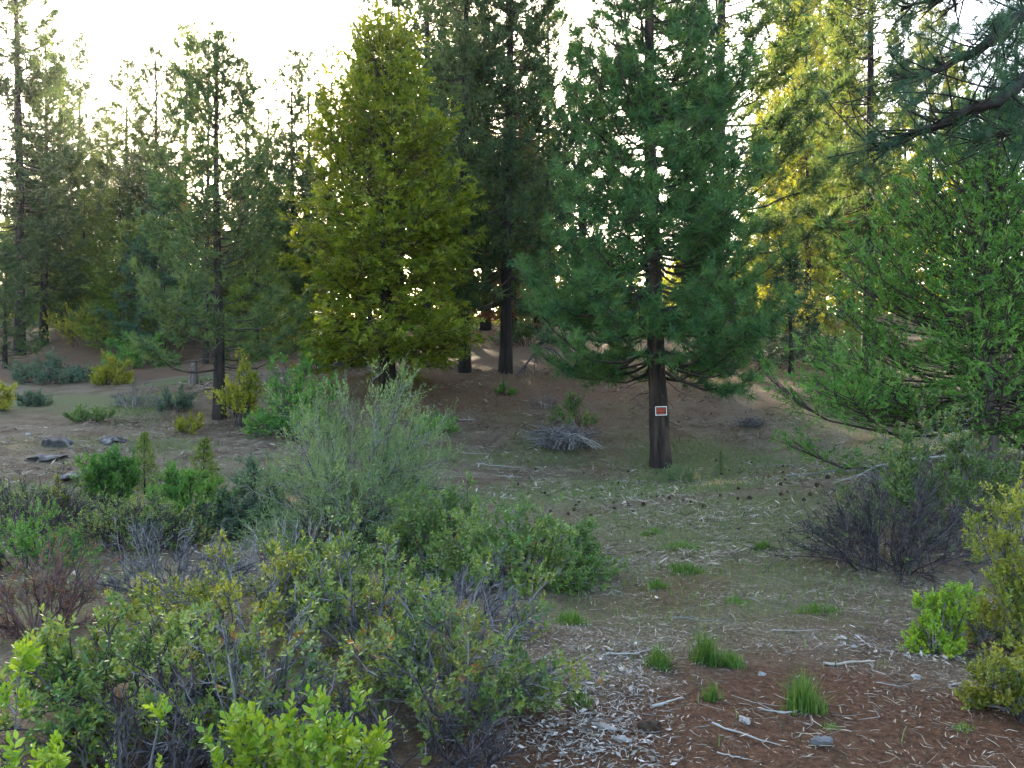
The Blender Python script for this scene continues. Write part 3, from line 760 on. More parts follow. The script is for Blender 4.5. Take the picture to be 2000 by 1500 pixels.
# ---------------------------------------------------------------- shrubs
def shrub(seed, rx, ry, h, stems=24, twigs=8, twiglets=5, temps=None, leaf=.03, frac=.7, spread=.25, r0=.009, patch=.0, low=0.12, tw_len=.24, crook=.05, up=.3, along=2, tcl=.5):
    """returns Geo twigs, Geo leaves; base at origin"""
    global rng
    keep = rng; rng = np.random.default_rng(seed + 5000); r = rng
    tg = Geo(); lg = Geo()
    az = np.arange(stems) * 2.39996 + r.uniform(-.4, .4, stems)
    el = np.arcsin(np.clip(r.uniform(low, 1, stems), 0, 1))
    lump = (1 + .22 * snoise(np.cos(az) * 2, np.sin(az) * 2 + el * 2, seed, 1.2)) * r.uniform(.72, 1.05, stems)
    tgt = np.stack([np.cos(az) * np.cos(el) * rx, np.sin(az) * np.cos(el) * ry, np.sin(el) * h], -1) * lump[:, None]
    base = np.stack([np.cos(az) * rx * spread * r.uniform(0, 1, stems), np.sin(az) * ry * spread * r.uniform(0, 1, stems), np.full(stems, -.05)], -1)
    n = 6; q = np.linspace(0, 1, n)[None, :, None]
    P = base[:, None] * (1 - q) + tgt[:, None] * q
    P[:, :, 2] += (.12 * h * np.sin(q[..., 0] * math.pi)) * (1 - el[:, None] / 1.6) * .6
    S = (rx + ry + h) / 3
    P[:, 1:] += r.normal(0, crook * .5, (stems, n - 1, 3)).cumsum(1) * S * .6
    P[:, 1:, 2] = np.maximum(P[:, 1:, 2], .02)
    tubes(tg, P, r0 * (1 - .75 * q[..., 0]) * r.uniform(.6, 1.2, (stems, 1)), 4, tint=r.uniform(0, 1, stems))
    def off(P, m, lo, L, nn, rad, k, outw):
        B, n_, _ = P.shape
        idx = np.repeat(np.arange(B), m); N = len(idx)
        t = r.uniform(lo, 1, N); f = t * (n_ - 1); i0 = np.minimum(f.astype(int), n_ - 2); w = (f - i0)[:, None]
        b = P[idx, i0] * (1 - w) + P[idx, i0 + 1] * w; tan = nrm(P[idx, i0 + 1] - P[idx, i0])
        oo = nrm(b * np.array([1, 1, .6]) + 1e-6)
        d = nrm(tan * .7 + oo * outw + np.array([0, 0, up]) * r.uniform(.2, 1.2, (N, 1)) + r.normal(0, .55, (N, 3)))
        l = L * r.uniform(.5, 1.25, N)
        qq = np.linspace(0, 1, nn)
        Q = b[:, None] + d[:, None] * (l[:, None] * qq)[..., None]
        Q[:, 1:] += r.normal(0, crook, (N, nn - 1, 3)).cumsum(1) * L
        Q[:, :, 2] = np.maximum(Q[:, :, 2], .015)
        if nn == 2: spikes(tg, Q, rad * 1.15, r.uniform(0, 1, N))
        else: tubes(tg, Q, np.repeat((rad * (1 - .7 * qq))[None], N, 0), k, tint=r.uniform(0, 1, N))
        return Q
    A = off(P, twigs, .3, tw_len * S, 4, r0 * .45, 3, .45)
    Bq = off(A, twiglets, .15, tw_len * S * .5, 2, r0 * .3, 3, .3)
    if temps is not None:
        for rep in range(along):
            tp = 1 - .45 * rep
            e = Bq[:, 0] * (1 - tp) + Bq[:, 1] * tp; d = nrm(Bq[:, 1] - Bq[:, 0] + np.array([0, 0, .35 * leaf]))
            pn = snoise(e[:, 0] / S * 2.2, e[:, 1] / S * 2.2 + e[:, 2] / S * 2, seed + 9, 1.5)
            keepm = (r.uniform(size=len(e)) < frac) & (pn > -1.2 + 2.2 * patch)
            d = nrm(d + r.normal(0, .35, d.shape) + np.array([0, 0, .45]))
            e = e[keepm]; N = len(e)
            ti = np.clip(.5 + .22 * snoise(e[:, 0] / S * 3, e[:, 2] / S * 3, seed + 3, 1.5) + r.normal(0, .2, N), 0, 1) if N else None
            stamp(lg, temps, e - d[keepm] * leaf * .6, d[keepm], leaf * r.uniform(.75, 1.2, N), tint=ti)
    rng = keep
    return tg, lg

def plant_shrub(name, px, d, label, mats, group=None, dz=0.0, rotz=0.0, **kw):
    if d > 18:
        kw['stems'] = max(14, int(kw['stems'] * .5)); kw['twigs'] = 6; kw['twiglets'] = 4; kw['leaf'] = kw.get('leaf', .05) * 1.5; kw['along'] = 1
    elif d > 9:
        kw['stems'] = int(kw['stems'] * (.9 if kw['seed'] in (20, 25, 26, 29, 30) else .62)); kw['leaf'] = kw.get('leaf', .03) * 1.4
    else:
        kw['stems'] = int(kw['stems'] * .82)
        if 'leaf' in kw: kw['leaf'] *= 1.5 if kw['seed'] in (7, 8, 9, 22, 23) else 1.22
    tg, lg = shrub(**kw)
    o = empty(name, at(px, d, dz)); tag(o, label, 'bush', group); o.rotation_euler = (0, 0, rotz)
    t = link('stems', tg.mesh('stems', mats[0], True), o)
    if lg.n: link('leaves', lg.mesh('leaves', mats[1], False), o)
    return o
GF = 'bushes in the foreground thicket'
def wpx(w, d): return w / F * d
# foreground thicket, left half
plant_shrub('manzanita_bush', 900, 4.2, 'olive-green big-leaved bush in front, bordering the bare ground', (M['gray_twig'], M['manz_olive']), GF, seed=1, rx=.6, ry=.6, h=.6, stems=58, twigs=8, twiglets=4, temps=SPRIG, leaf=.03, frac=.6, spread=.35, low=.02, along=1)
plant_shrub('manzanita_bush', 720, 4.9, 'grey-twigged sparse bush behind the lime bush, upright bleached stems', (M['gray_twig'], M['manz_olive']), GF, seed=2, rx=.5, ry=.55, h=.6, stems=34, twigs=9, twiglets=5, temps=SPRIG, leaf=.03, frac=.28, spread=.35, low=.05, r0=.011)
plant_shrub('manzanita_bush', 480, 5.1, 'wide twiggy bush with patchy yellow-green tops in the left foreground', (M['gray_twig'], M['manz_gold']), GF, seed=3, rx=.8, ry=.65, h=.52, stems=50, twigs=9, twiglets=5, temps=SPRIG_LO, leaf=.03, frac=.5, spread=.4, low=.05, patch=.35)
plant_shrub('manzanita_bush', 620, 5.9, 'light green bush top left of the olive bush, behind grey twigs', (M['gray_twig'], M['manz']), GF, seed=4, rx=.55, ry=.5, h=.56, stems=30, twigs=8, twiglets=5, temps=SPRIG_LO, leaf=.032, frac=.75, spread=.4, low=.1)
plant_shrub('manzanita_bush', 260, 3.9, 'dull green brown-specked bush low in the left foreground', (M['dark_twig'], M['manz_olive']), GF, seed=5, rx=.66, ry=.55, h=.45, stems=54, twigs=8, twiglets=4, temps=SPRIG, leaf=.03, frac=.5, spread=.4, low=.05, patch=.15)
plant_shrub('manzanita_bush', 480, 3.7, 'dark mostly leafless bush between the lime bush and the brown-specked bush', (M['gray_twig'], M['manz_olive']), GF, seed=6, rx=.5, ry=.5, h=.55, stems=44, twigs=9, twiglets=5, temps=SPRIG, leaf=.028, frac=.12, spread=.4, low=.03)
plant_shrub('manzanita_bush', 580, 2.55, 'bright lime-green leafy bush at the bottom edge', (M['gray_twig'], M['manz_lime']), GF, seed=7, rx=.36, ry=.3, h=.66, stems=30, twigs=7, twiglets=4, temps=SPRIG, leaf=.028, frac=.5, spread=.3, low=.35, tw_len=.2)
plant_shrub('manzanita_bush', -10, 2.7, 'bright lime-green bush cut by the bottom left corner', (M['gray_twig'], M['manz_lime']), GF, seed=8, rx=.17, ry=.22, h=.5, stems=18, twigs=6, twiglets=4, temps=SPRIG, leaf=.028, frac=.5, spread=.3, low=.3)
plant_shrub('manzanita_bush', 250, 3.0, 'small lime-green sprays poking out of the dull left bush', (M['gray_twig'], M['manz_lime']), GF, seed=9, rx=.2, ry=.2, h=.46, stems=7, twigs=4, twiglets=3, temps=SPRIG, leaf=.026, frac=.5, spread=.3, low=.3)
plant_shrub('dead_bush', 70, 5.6, 'reddish-brown dead twiggy bush at the left edge', (M['red_twig'], M['red_leaf']), GF, seed=10, rx=.62, ry=.55, h=.68, stems=50, twigs=9, twiglets=5, temps=SPRIG_LO, leaf=.016, frac=.12, spread=.5, low=.1)
plant_shrub('dead_bush', 330, 6.6, 'grey dead tangle behind the yellow-green topped bush', (M['gray_twig'], M['red_leaf']), GF, seed=11, rx=.75, ry=.6, h=.62, stems=48, twigs=9, twiglets=6, spread=.5, low=.1)
plant_shrub('dead_bush', 560, 7.3, 'heap of bleached bent dead branches left of the silvery shrub', (M['pale_twig'], M['red_leaf']), GF, seed=12, rx=.8, ry=.55, h=.55, stems=60, twigs=7, twiglets=3, spread=.7, low=.05, up=.1, crook=.09)
plant_shrub('dead_bush', 900, 5.6, 'grey leafless twigs between the olive bush and the round green bush', (M['gray_twig'], M['red_leaf']), GF, seed=13, rx=.6, ry=.5, h=.36, stems=50, twigs=9, twiglets=5, spread=.5, low=.05)
plant_shrub('dead_bush', 760, 3.3, 'dark litter of dead twigs under the lime and olive bushes', (M['dark_twig'], M['red_leaf']), GF, seed=14, rx=.6, ry=.5, h=.34, stems=60, twigs=9, twiglets=4, spread=.8, low=0, up=.1, crook=.09)  # real twigs, with the shade beneath the bushes put into their dark colour
plant_shrub('dead_bush', 300, 3.1, 'dark dead twigs low at the bottom left edge', (M['dark_twig'], M['red_leaf']), GF, seed=15, rx=.6, ry=.5, h=.38, stems=60, twigs=9, twiglets=4, spread=.8, low=0, up=.1, crook=.09)
# middle
GMID = 'bushes round the clearing'
plant_shrub('bitterbrush', 690, 10.0, 'tall silvery-green feathery shrub left of the clearing', (M['gray_twig'], M['sage']), GMID, seed=20, rx=1.2, ry=1.0, h=2.2, stems=64, twigs=9, twiglets=5, temps=SPRIG_SAGE, leaf=.042, frac=.98, spread=.22, low=.1, r0=.014, tw_len=.24, crook=.06, along=2, up=.15)
plant_shrub('dead_bush', 660, 9.4, 'dense dark dead twigs at the foot of the silvery shrub', (M['dark_twig'], M['red_leaf']), GMID, seed=21, rx=.8, ry=.6, h=.85, stems=60, twigs=10, twiglets=6, temps=SPRIG_LO, leaf=.025, frac=.03, spread=.5, low=.05)
plant_shrub('manzanita_bush', 1010, 7.3, 'round dense green bush in the middle beside the path', (M['gray_twig'], M['manz']), GMID, seed=22, rx=.98, ry=.8, h=.72, stems=120, twigs=9, twiglets=3, temps=SPRIG_LO, leaf=.026, frac=.95, spread=.5, low=0, tw_len=.15, up=.12)
plant_shrub('manzanita_bush', 850, 8.6, 'green bush behind the round green bush, against the silvery shrub', (M['gray_twig'], M['manz']), GMID, seed=23, rx=.7, ry=.6, h=.85, stems=70, twigs=8, twiglets=3, temps=SPRIG_LO, leaf=.028, frac=.9, spread=.5, low=.05, tw_len=.16, up=.12)
plant_shrub('sagebrush', 845, 11.0, 'blue-green sage tuft right of the silvery shrub', (M['gray_twig'], M['sage_blue']), GMID, seed=24, rx=.5, ry=.5, h=.75, stems=40, twigs=8, twiglets=4, temps=SPRIG_SAGE, leaf=.035, frac=.9, spread=.5, low=.2, up=.9)
plant_shrub('manzanita_bush', 215, 13.0, 'rounded dark green bush with bare forked stems below, left', (M['dark_twig'], M['juniper']), GMID, seed=25, rx=.66, ry=.55, h=1.0, stems=60, twigs=8, twiglets=4, temps=SPRIG_LO, leaf=.032, frac=.95, spread=.12, low=.6, up=.05, r0=.014, tw_len=.16)
plant_shrub('manzanita_bush', 365, 11.8, 'dark green leafy bush below the yellow-tipped seedling', (M['dark_twig'], M['juniper']), GMID, seed=26, rx=.65, ry=.6, h=.95, stems=60, twigs=9, twiglets=5, temps=SPRIG_LO, leaf=.035, frac=.9, spread=.4, low=.1)
plant_shrub('manzanita_bush', 500, 11.6, 'small-leaved green bush touching the left of the silvery shrub', (M['dark_twig'], M['sage_blue']), GMID, seed=27, rx=.6, ry=.6, h=1.0, stems=60, twigs=9, twiglets=5, temps=SPRIG_LO, leaf=.03, frac=.85, spread=.4, low=.1)
plant_shrub('manzanita_bush', 118, 12.5, 'small round yellow-leaved bush on a short stem, left', (M['dark_twig'], M['gold_leaf']), GMID, seed=28, rx=.22, ry=.22, h=.55, stems=20, twigs=6, twiglets=4, temps=SPRIG_LO, leaf=.03, frac=.8, spread=.1, low=.6, up=.1)
plant_shrub('dead_bush', 60, 11.5, 'dark leafless thicket below the rubble at the left edge', (M['dark_twig'], M['manz_olive']), GMID, seed=29, rx=1.2, ry=.8, h=.75, stems=90, twigs=9, twiglets=5, temps=SPRIG_LO, leaf=.03, frac=.08, spread=.6, low=.05)
plant_shrub('dead_bush', 270, 10.4, 'brownish dead thicket in front of the rounded dark bush', (M['dark_twig'], M['manz_olive']), GMID, seed=30, rx=1.0, ry=.7, h=.65, stems=90, twigs=9, twiglets=5, temps=SPRIG_LO, leaf=.03, frac=.15, spread=.6, low=.05)
plant_shrub('manzanita_bush', 60, 9.2, 'low dark bush at the left edge above the reddish dead bush', (M['dark_twig'], M['juniper']), GMID, seed=31, rx=.9, ry=.6, h=.55, stems=60, twigs=8, twiglets=5, temps=SPRIG_LO, leaf=.03, frac=.35, spread=.5, low=.05)
# right side
plant_shrub('dead_bush', 1740, 7.9, 'big dark grey leafless bush right of the path', (M['dark_twig'], M['manz']), GMID, seed=40, rx=1.08, ry=.8, h=.95, stems=90, twigs=10, twiglets=6, temps=SPRIG_LO, leaf=.022, frac=.03, spread=.5, low=.02)
plant_shrub('manzanita_bush', 1850, 9.2, 'green bush behind the dark grey leafless bush', (M['gray_twig'], M['manz']), GMID, seed=41, rx=1.1, ry=.6, h=1.15, stems=60, twigs=9, twiglets=5, temps=SPRIG_LO, leaf=.035, frac=.75, spread=.5, low=.1)
plant_shrub('manzanita_bush', 2020, 5.2, 'yellow-green bush at the right edge in front of the juniper', (M['gray_twig'], M['manz_gold']), GMID, seed=42, rx=.33, ry=.42, h=1.12, stems=40, twigs=9, twiglets=5, temps=SPRIG_LO, leaf=.027, frac=.8, spread=.3, low=.05)
plant_shrub('manzanita_bush', 1830, 5.3, 'small bright green bush at the edge of the bare soil, right', (M['gray_twig'], M['manz_lime']), GMID, seed=43, rx=.17, ry=.2, h=.46, stems=22, twigs=7, twiglets=4, temps=SPRIG_LO, leaf=.026, frac=.8, spread=.3, low=.05)
plant_shrub('dead_bush', 1940, 5.6, 'grey fallen twigs between the small bright bush and right edge', (M['gray_twig'], M['manz']), GMID, seed=44, rx=.5, ry=.5, h=.4, stems=50, twigs=8, twiglets=4, spread=.8, low=0, up=.1)
plant_shrub('manzanita_bush', 2000, 4.1, 'olive bush cut by the lower right edge', (M['gray_twig'], M['manz_gold']), GMID, seed=45, rx=.24, ry=.3, h=.42, stems=30, twigs=8, twiglets=4, temps=SPRIG_LO, leaf=.024, frac=.7, spread=.4, low=0)
plant_shrub('dead_bush', 1800, 11.3, 'grey dead branches lying under the juniper', (M['gray_twig'], M['manz']), GMID, seed=46, rx=1.3, ry=.8, h=.5, stems=50, twigs=6, twiglets=4, spread=.6, low=0, up=.0, crook=.08)
# on the slopes behind
GS = 'bushes on the slopes behind'
plant_shrub('sagebrush', 100, 36, 'wide blue-green bush below the left trunks', (M['dark_twig'], M['sage_blue']), GS, seed=50, rx=1.6, ry=1.2, h=1.1, stems=70, twigs=9, twiglets=4, temps=SPRIG_LO, leaf=.1, frac=.8, spread=.5, low=.0, r0=.02)
plant_shrub('manzanita_bush', 215, 35, 'yellow and rust leaved bush right of the wide blue-green bush', (M['dark_twig'], M['gold_leaf']), GS, seed=51, rx=.9, ry=.8, h=1.05, stems=50, twigs=9, twiglets=4, temps=SPRIG_LO, leaf=.09, frac=.8, spread=.5, low=.0, r0=.02)
plant_shrub('dead_bush', 268, 28, 'grey leafless bush above the dark flat rock', (M['gray_twig'], M['manz']), GS, seed=52, rx=1.0, ry=.8, h=.9, stems=90, twigs=10, twiglets=5, spread=.6, low=.02, r0=.014)
plant_shrub('sagebrush', 345, 27.5, 'low dull green bush left of the limby pine foot', (M['dark_twig'], M['sage_blue']), GS, seed=53, rx=.7, ry=.6, h=.75, stems=40, twigs=8, twiglets=4, temps=SPRIG_LO, leaf=.07, frac=.6, spread=.5, low=.05, r0=.015)
plant_shrub('oak_sapling', 470, 25.5, 'lime-yellow sunlit leafy sapling before the limby pine', (M['dark_twig'], M['gold_leaf']), GS, seed=54, rx=.8, ry=.7, h=2.0, stems=40, twigs=8, twiglets=4, temps=SPRIG_LO, leaf=.09, frac=.75, spread=.2, low=.45, r0=.02)
plant_shrub('manzanita_bush', 575, 23.5, 'dark green bush between the lime sapling and silvery shrub', (M['dark_twig'], M['juniper']), GS, seed=55, rx=1.2, ry=.9, h=2.3, stems=70, twigs=9, twiglets=4, temps=SPRIG_LO, leaf=.09, frac=.8, spread=.4, low=.05, r0=.02)
plant_shrub('sagebrush', 370, 24.0, 'small pale sunlit-tipped tuft left of the limby pine', (M['dark_twig'], M['gold_leaf']), GS, seed=56, rx=.5, ry=.4, h=.45, stems=30, twigs=7, twiglets=4, temps=SPRIG_LO, leaf=.06, frac=.7, spread=.5, low=.05, r0=.012)
plant_shrub('sagebrush', 60, 28, 'small blue-grey bush on the open left slope', (M['dark_twig'], M['sage_blue']), GS, seed=57, rx=.6, ry=.5, h=.5, stems=40, twigs=8, twiglets=4, temps=SPRIG_LO, leaf=.06, frac=.8, spread=.5, low=.05, r0=.012)
plant_shrub('sagebrush', 170, 24.5, 'low green tuft with a yellow lit top above the rocks', (M['dark_twig'], M['manz']), GS, seed=58, rx=.6, ry=.5, h=.4, stems=36, twigs=8, twiglets=4, temps=SPRIG_LO, leaf=.06, frac=.7, spread=.6, low=.02, r0=.012)
plant_shrub('manzanita_bush', -10, 26, 'yellow-leaved bush cut by the left edge of the slope', (M['dark_twig'], M['gold_leaf']), GS, seed=59, rx=.6, ry=.5, h=.95, stems=40, twigs=8, twiglets=4, temps=SPRIG_LO, leaf=.07, frac=.8, spread=.4, low=.05, r0=.015)
plant_shrub('manzanita_bush', 1115, 27.2, 'yellow-green bush directly behind the brush pile', (M['dark_twig'], M['manz']), GS, seed=60, rx=.75, ry=.6, h=.95, stems=44, twigs=8, twiglets=4, temps=SPRIG_LO, leaf=.06, frac=.55, spread=.5, low=.02, r0=.014)
plant_shrub('dead_bush', 1062, 29, 'faint grey leafless bush up-slope left of the brush pile', (M['gray_twig'], M['manz']), GS, seed=61, rx=.7, ry=.5, h=.6, stems=50, twigs=9, twiglets=4, spread=.6, low=.02)
plant_shrub('sagebrush', 850, 25.5, 'low dark green bush peeping out right of the silvery shrub', (M['dark_twig'], M['juniper']), GS, seed=62, rx=.7, ry=.5, h=.55, stems=44, twigs=8, twiglets=4, temps=SPRIG_LO, leaf=.06, frac=.8, spread=.5, low=.02, r0=.012)
plant_shrub('sagebrush', 990, 30.5, 'tiny dark green bush on the brown needle slope', (M['dark_twig'], M['juniper']), GS, seed=63, rx=.45, ry=.35, h=.3, stems=26, twigs=7, twiglets=4, temps=SPRIG_LO, leaf=.05, frac=.7, spread=.6, low=.02, r0=.01)
for i, (px, d, rx, h, lb, mt, fr) in enumerate((
        (1420, 39, 1.3, 1.5, 'dusky reddish-grey bush right behind the signed pine', ('dark_twig', 'sage_blue'), .3),
        (1510, 38.5, 1.6, 1.6, 'grey-blue twiggy bush in the middle of the right slope', ('gray_twig', 'sage_blue'), .25),
        (1600, 39, 1.7, 1.7, 'dark blue-green bush left of the juniper on the slope', ('dark_twig', 'sage_blue'), .7),
        (1560, 46, 1.8, 3.2, 'sunlit yellow-green leafy bush under the golden pines', ('dark_twig', 'gold_leaf'), .8),
        (1640, 44, 1.4, 2.6, 'yellow-green bush against the dark trunk on the right', ('dark_twig', 'gold_leaf'), .7),
        (1480, 48, 1.6, 2.8, 'golden bush showing through the right side of the signed pine', ('dark_twig', 'gold_leaf'), .8),
        (180, 46, 2.2, 2.6, 'golden backlit bush behind the left trunks', ('dark_twig', 'gold_leaf'), .8),
        (360, 46, 2.2, 2.4, 'golden backlit bush behind the limby pine', ('dark_twig', 'gold_leaf'), .7),
        (540, 44, 1.8, 2.8, 'golden backlit bush against the left of the cedar', ('dark_twig', 'gold_leaf'), .8),
        (270, 40, 1.8, 1.6, 'dark bush in shade behind the rust leaved bush', ('dark_twig', 'juniper'), .8),
        (1030, 46, 2.0, 1.6, 'shaded dull bush far between the two straight trunks', ('dark_twig', 'sage_blue'), .6),
        (640, 34, 1.4, 1.3, 'dark bush tucked under the left of the cedar', ('dark_twig', 'juniper'), .8))):
    plant_shrub('manzanita_bush' if fr > .4 else 'dead_bush', px, d, lb, (M[mt[0]], M[mt[1]]), GS, seed=70 + i, rx=rx, ry=rx * .8, h=h, stems=54, twigs=8, twiglets=4, temps=SPRIG_LO, leaf=.11, frac=fr, spread=.5, low=.05, r0=.018)

# ---------------------------------------------------------------- sign on the trunk
SW, SH = .335, .26
sx_, sd = 1291.5, 23.5
sgz = ztop(802.5, 23.2)
sg = empty('warning_sign', ((1291.5 - 1000) / F * 23.19, 23.19, sgz - SH / 2)); tag(sg, 'small orange and black sign with white border nailed to the pine trunk', 'sign')
sg.rotation_euler = (0, math.radians(-1.5), 0)
def box_geo(x0, x1, y0, y1, z0, z1):
    g = Geo(); v = [(x, y, z) for z in (z0, z1) for y in (y0, y1) for x in (x0, x1)]
    g.add(v, quads=[(0, 1, 5, 4), (2, 6, 7, 3), (0, 4, 6, 2), (1, 3, 7, 5), (4, 5, 7, 6), (0, 2, 3, 1)]); return g
M['sign_white'] = plain_mat('sign_white', (.8, .79, .76), .5); M['sign_black'] = plain_mat('sign_black', (.015, .013, .013), .5); M['sign_orange'] = plain_mat('sign_orange', (.75, .09, .03), .5)
link('border', box_geo(-SW / 2, SW / 2, 0, .004, 0, SH).mesh('border', M['sign_white']), sg)
face = link('face', box_geo(-SW / 2 + .021, SW / 2 - .021, -.004, -.0005, .021, SH - .021).mesh('face', M['sign_black']), sg)
for txt, zc, w, hgt in (('PRIVATE', .186, .25, .05), ('PROPERTY', .122, .27, .05), ('NO TRESPASSING', .055, .27, .032)):
    cu = bpy.data.curves.new('lettering', 'FONT'); cu.body = txt; cu.align_x = 'CENTER'; cu.align_y = 'CENTER'; cu.size = .07; cu.extrude = .0008; cu.offset = .0012
    o = link('lettering', cu, sg, (0, -.0062, zc)); o.rotation_euler = (math.radians(90), 0, 0)
    bpy.context.view_layer.update(); dm = o.dimensions
    kx, ky = w / max(dm.x, .01), hgt / max(dm.y, .01); lm = bpy.data.meshes.new_from_object(o.evaluated_get(bpy.context.evaluated_depsgraph_get()))
    bpy.data.objects.remove(o); lm.materials.clear(); lm.materials.append(M['sign_orange'])
    o = link('lettering', lm, face, (0, -.0062, zc)); o.rotation_euler = (math.radians(90), 0, 0); o.scale = (kx, ky, 1)
for cxx, czz in ((-SW / 2 + .01, SH - .01), (SW / 2 - .01, .01)):
    g = Geo(); tubes(g, [[[cxx, -.006, czz], [cxx, .03, czz]]], [[.005, .005]], 6, cap=True); link('nail', g.mesh('nail', M['sign_black'], True), sg)

# ---------------------------------------------------------------- rocks, stump, wood
def rock_geo(seed, rx, ry, rz, n=16, rough=.28):
    r = np.random.default_rng(seed); g = Geo(); m = n // 2
    th = np.linspace(0, math.pi, m + 1); ph = np.arange(n) * 2 * math.pi / n
    T, Pq = np.meshgrid(th, ph, indexing='ij')
    d = np.stack([np.sin(T) * np.cos(Pq), np.sin(T) * np.sin(Pq), np.cos(T)], -1)
    f = 1 + rough * snoise(d[..., 0] * 3 + d[..., 2] * 2, d[..., 1] * 3 - d[..., 2], seed, 1.1) * np.sin(T)
    pl = nrm(r.normal(size=(9, 3)))
    for a in pl: f = np.minimum(f, .78 / np.maximum((d @ a), .3) * 1.05)
    V = d * f[..., None] * np.array([rx, ry, rz])
    i = np.arange(m)[:, None] * n; j = np.arange(n)[None]
    q = np.stack([i + j, i + n + j, i + n + (j + 1) % n, i + (j + 1) % n], -1).reshape(-1, 4)
    g.add(V, quads=q); return g
def rock(px, d, rx, ry, rz, label, mat, seed, group='rocks on the ground', name='rock', sink=.52):
    o = link(name, rock_geo(seed, rx, ry, rz, 30, .42).mesh(name, mat, False), loc=at(px, d, rz * (1 - 2 * sink) * .6)); tag(o, label, 'rock', group); o.rotation_euler = (0, 0, seed); return o
rock(112, 20.3, .45, .35, .22, 'dark rock jutting from the left slope, left of two', M['rock_dark'], 1)
rock(218, 21.2, .6, .4, .16, 'flat dark rock on the left slope, right of two', M['rock_dark'], 2)
rock(55, 21.5, .09, .07, .06, 'small white stone on the open left slope', M['rock_pale'], 3)
rock(95, 18.5, .5, .35, .1, 'bluish low rock slab below the dark rock', M['rock_dark'], 4)
rock(150, 16.5, .55, .4, .1, 'lower bluish rock slab above the rounded bush', M['rock_dark'], 5)
rock(1487, 4.75, .024, .022, .02, 'small white stone beside the front grass tufts', M['rock_pale'], 6)
rock(1455, 4.05, .026, .035, .02, 'white lichen-crusted lump left of the front grass tuft', M['rock_pale'], 7)
rock(1790, 4.7, .04, .025, .022, 'pale broken lump near the right bush on bare soil', M['rock_pale'], 8)
# stump
tg, *_ = trunk_geo(.95, .05, (.05, 0), 60, 12, 8, 1.2, top=.13, rough=.15)
o = link('stump', tg.mesh('stump', M['juniper_bark'], True), loc=at(378, 33)); tag(o, 'weathered grey stump on the left slope', 'stump')
# brush pile
keep = rng; rng = np.random.default_rng(90)
def arcs(N, c, r, l, n=6, flat=.5, bend=.25):
    p0 = c + rng.normal(0, 1, (N, 3)) * r; d = nrm(rng.normal(0, 1, (N, 3)) * np.array([1, 1, flat])); b = rng.normal(0, bend, (N, 3)) * l
    q = np.linspace(-.5, .5, n)[None, :, None]
    P = p0[:, None] + d[:, None] * q * l + b[:, None] * (q ** 2) * 2 + rng.normal(0, .02, (N, n, 3)) * l
    P[:, :, 2] = np.abs(P[:, :, 2]) + .01
    return P
o = empty('brush_pile', at(1105, 24.6)); tag(o, 'heap of bleached grey dead branches and roots left of the signed pine', 'brush pile')
g = Geo(); P_ = arcs(420, np.array([-.15, .1, .3]), np.array([.4, .35, .16]), .75); tubes(g, P_, np.full((420, 6), .008), 3, tint=rng.uniform(0, 1, 420)); link('twig_tangle', g.mesh('twig_tangle', M['gray_twig'], True), o)
for i in range(22):
    a = rng.uniform(-2.2, .3); l = rng.uniform(.5, 1.05); q = np.linspace(0, 1, 7)
    P_ = np.stack([.1 + np.cos(a) * l * q * 1.1, -.15 + np.sin(a) * l * q * .6, .42 * (1 - q ** 1.6) + .03 + rng.normal(0, .02, 7)], -1)
    P_[1:] += rng.normal(0, .03, (6, 3)); P_[:, 2] = np.maximum(P_[:, 2], .02)
    g = Geo(); tubes(g, P_[None], (.022 * (1 - .7 * q))[None], 5, tint=np.array([rng.uniform(.3, 1)])); link('root', g.mesh('root', M['pale_twig'], True), o)
o = empty('brush_pile', at(1465, 26.0)); tag(o, 'small bluish-grey twig heap right of the signed pine', 'brush pile')
g = Geo(); P_ = arcs(120, np.array([0, 0, .12]), np.array([.2, .2, .07]), .4); tubes(g, P_, np.full((120, 6), .007), 3, tint=rng.uniform(0, .6, 120)); link('twig_tangle', g.mesh('twig_tangle', M['gray_twig'], True), o)
o = empty('brush_pile', at(850, 26.5)); tag(o, 'small grey twig heap on the slope right of the silvery shrub', 'brush pile')
g = Geo(); P_ = arcs(140, np.array([0, 0, .15]), np.array([.25, .2, .1]), .5); tubes(g, P_, np.full((140, 6), .007), 3, tint=rng.uniform(0, .8, 140)); link('twig_tangle', g.mesh('twig_tangle', M['gray_twig'], True), o)

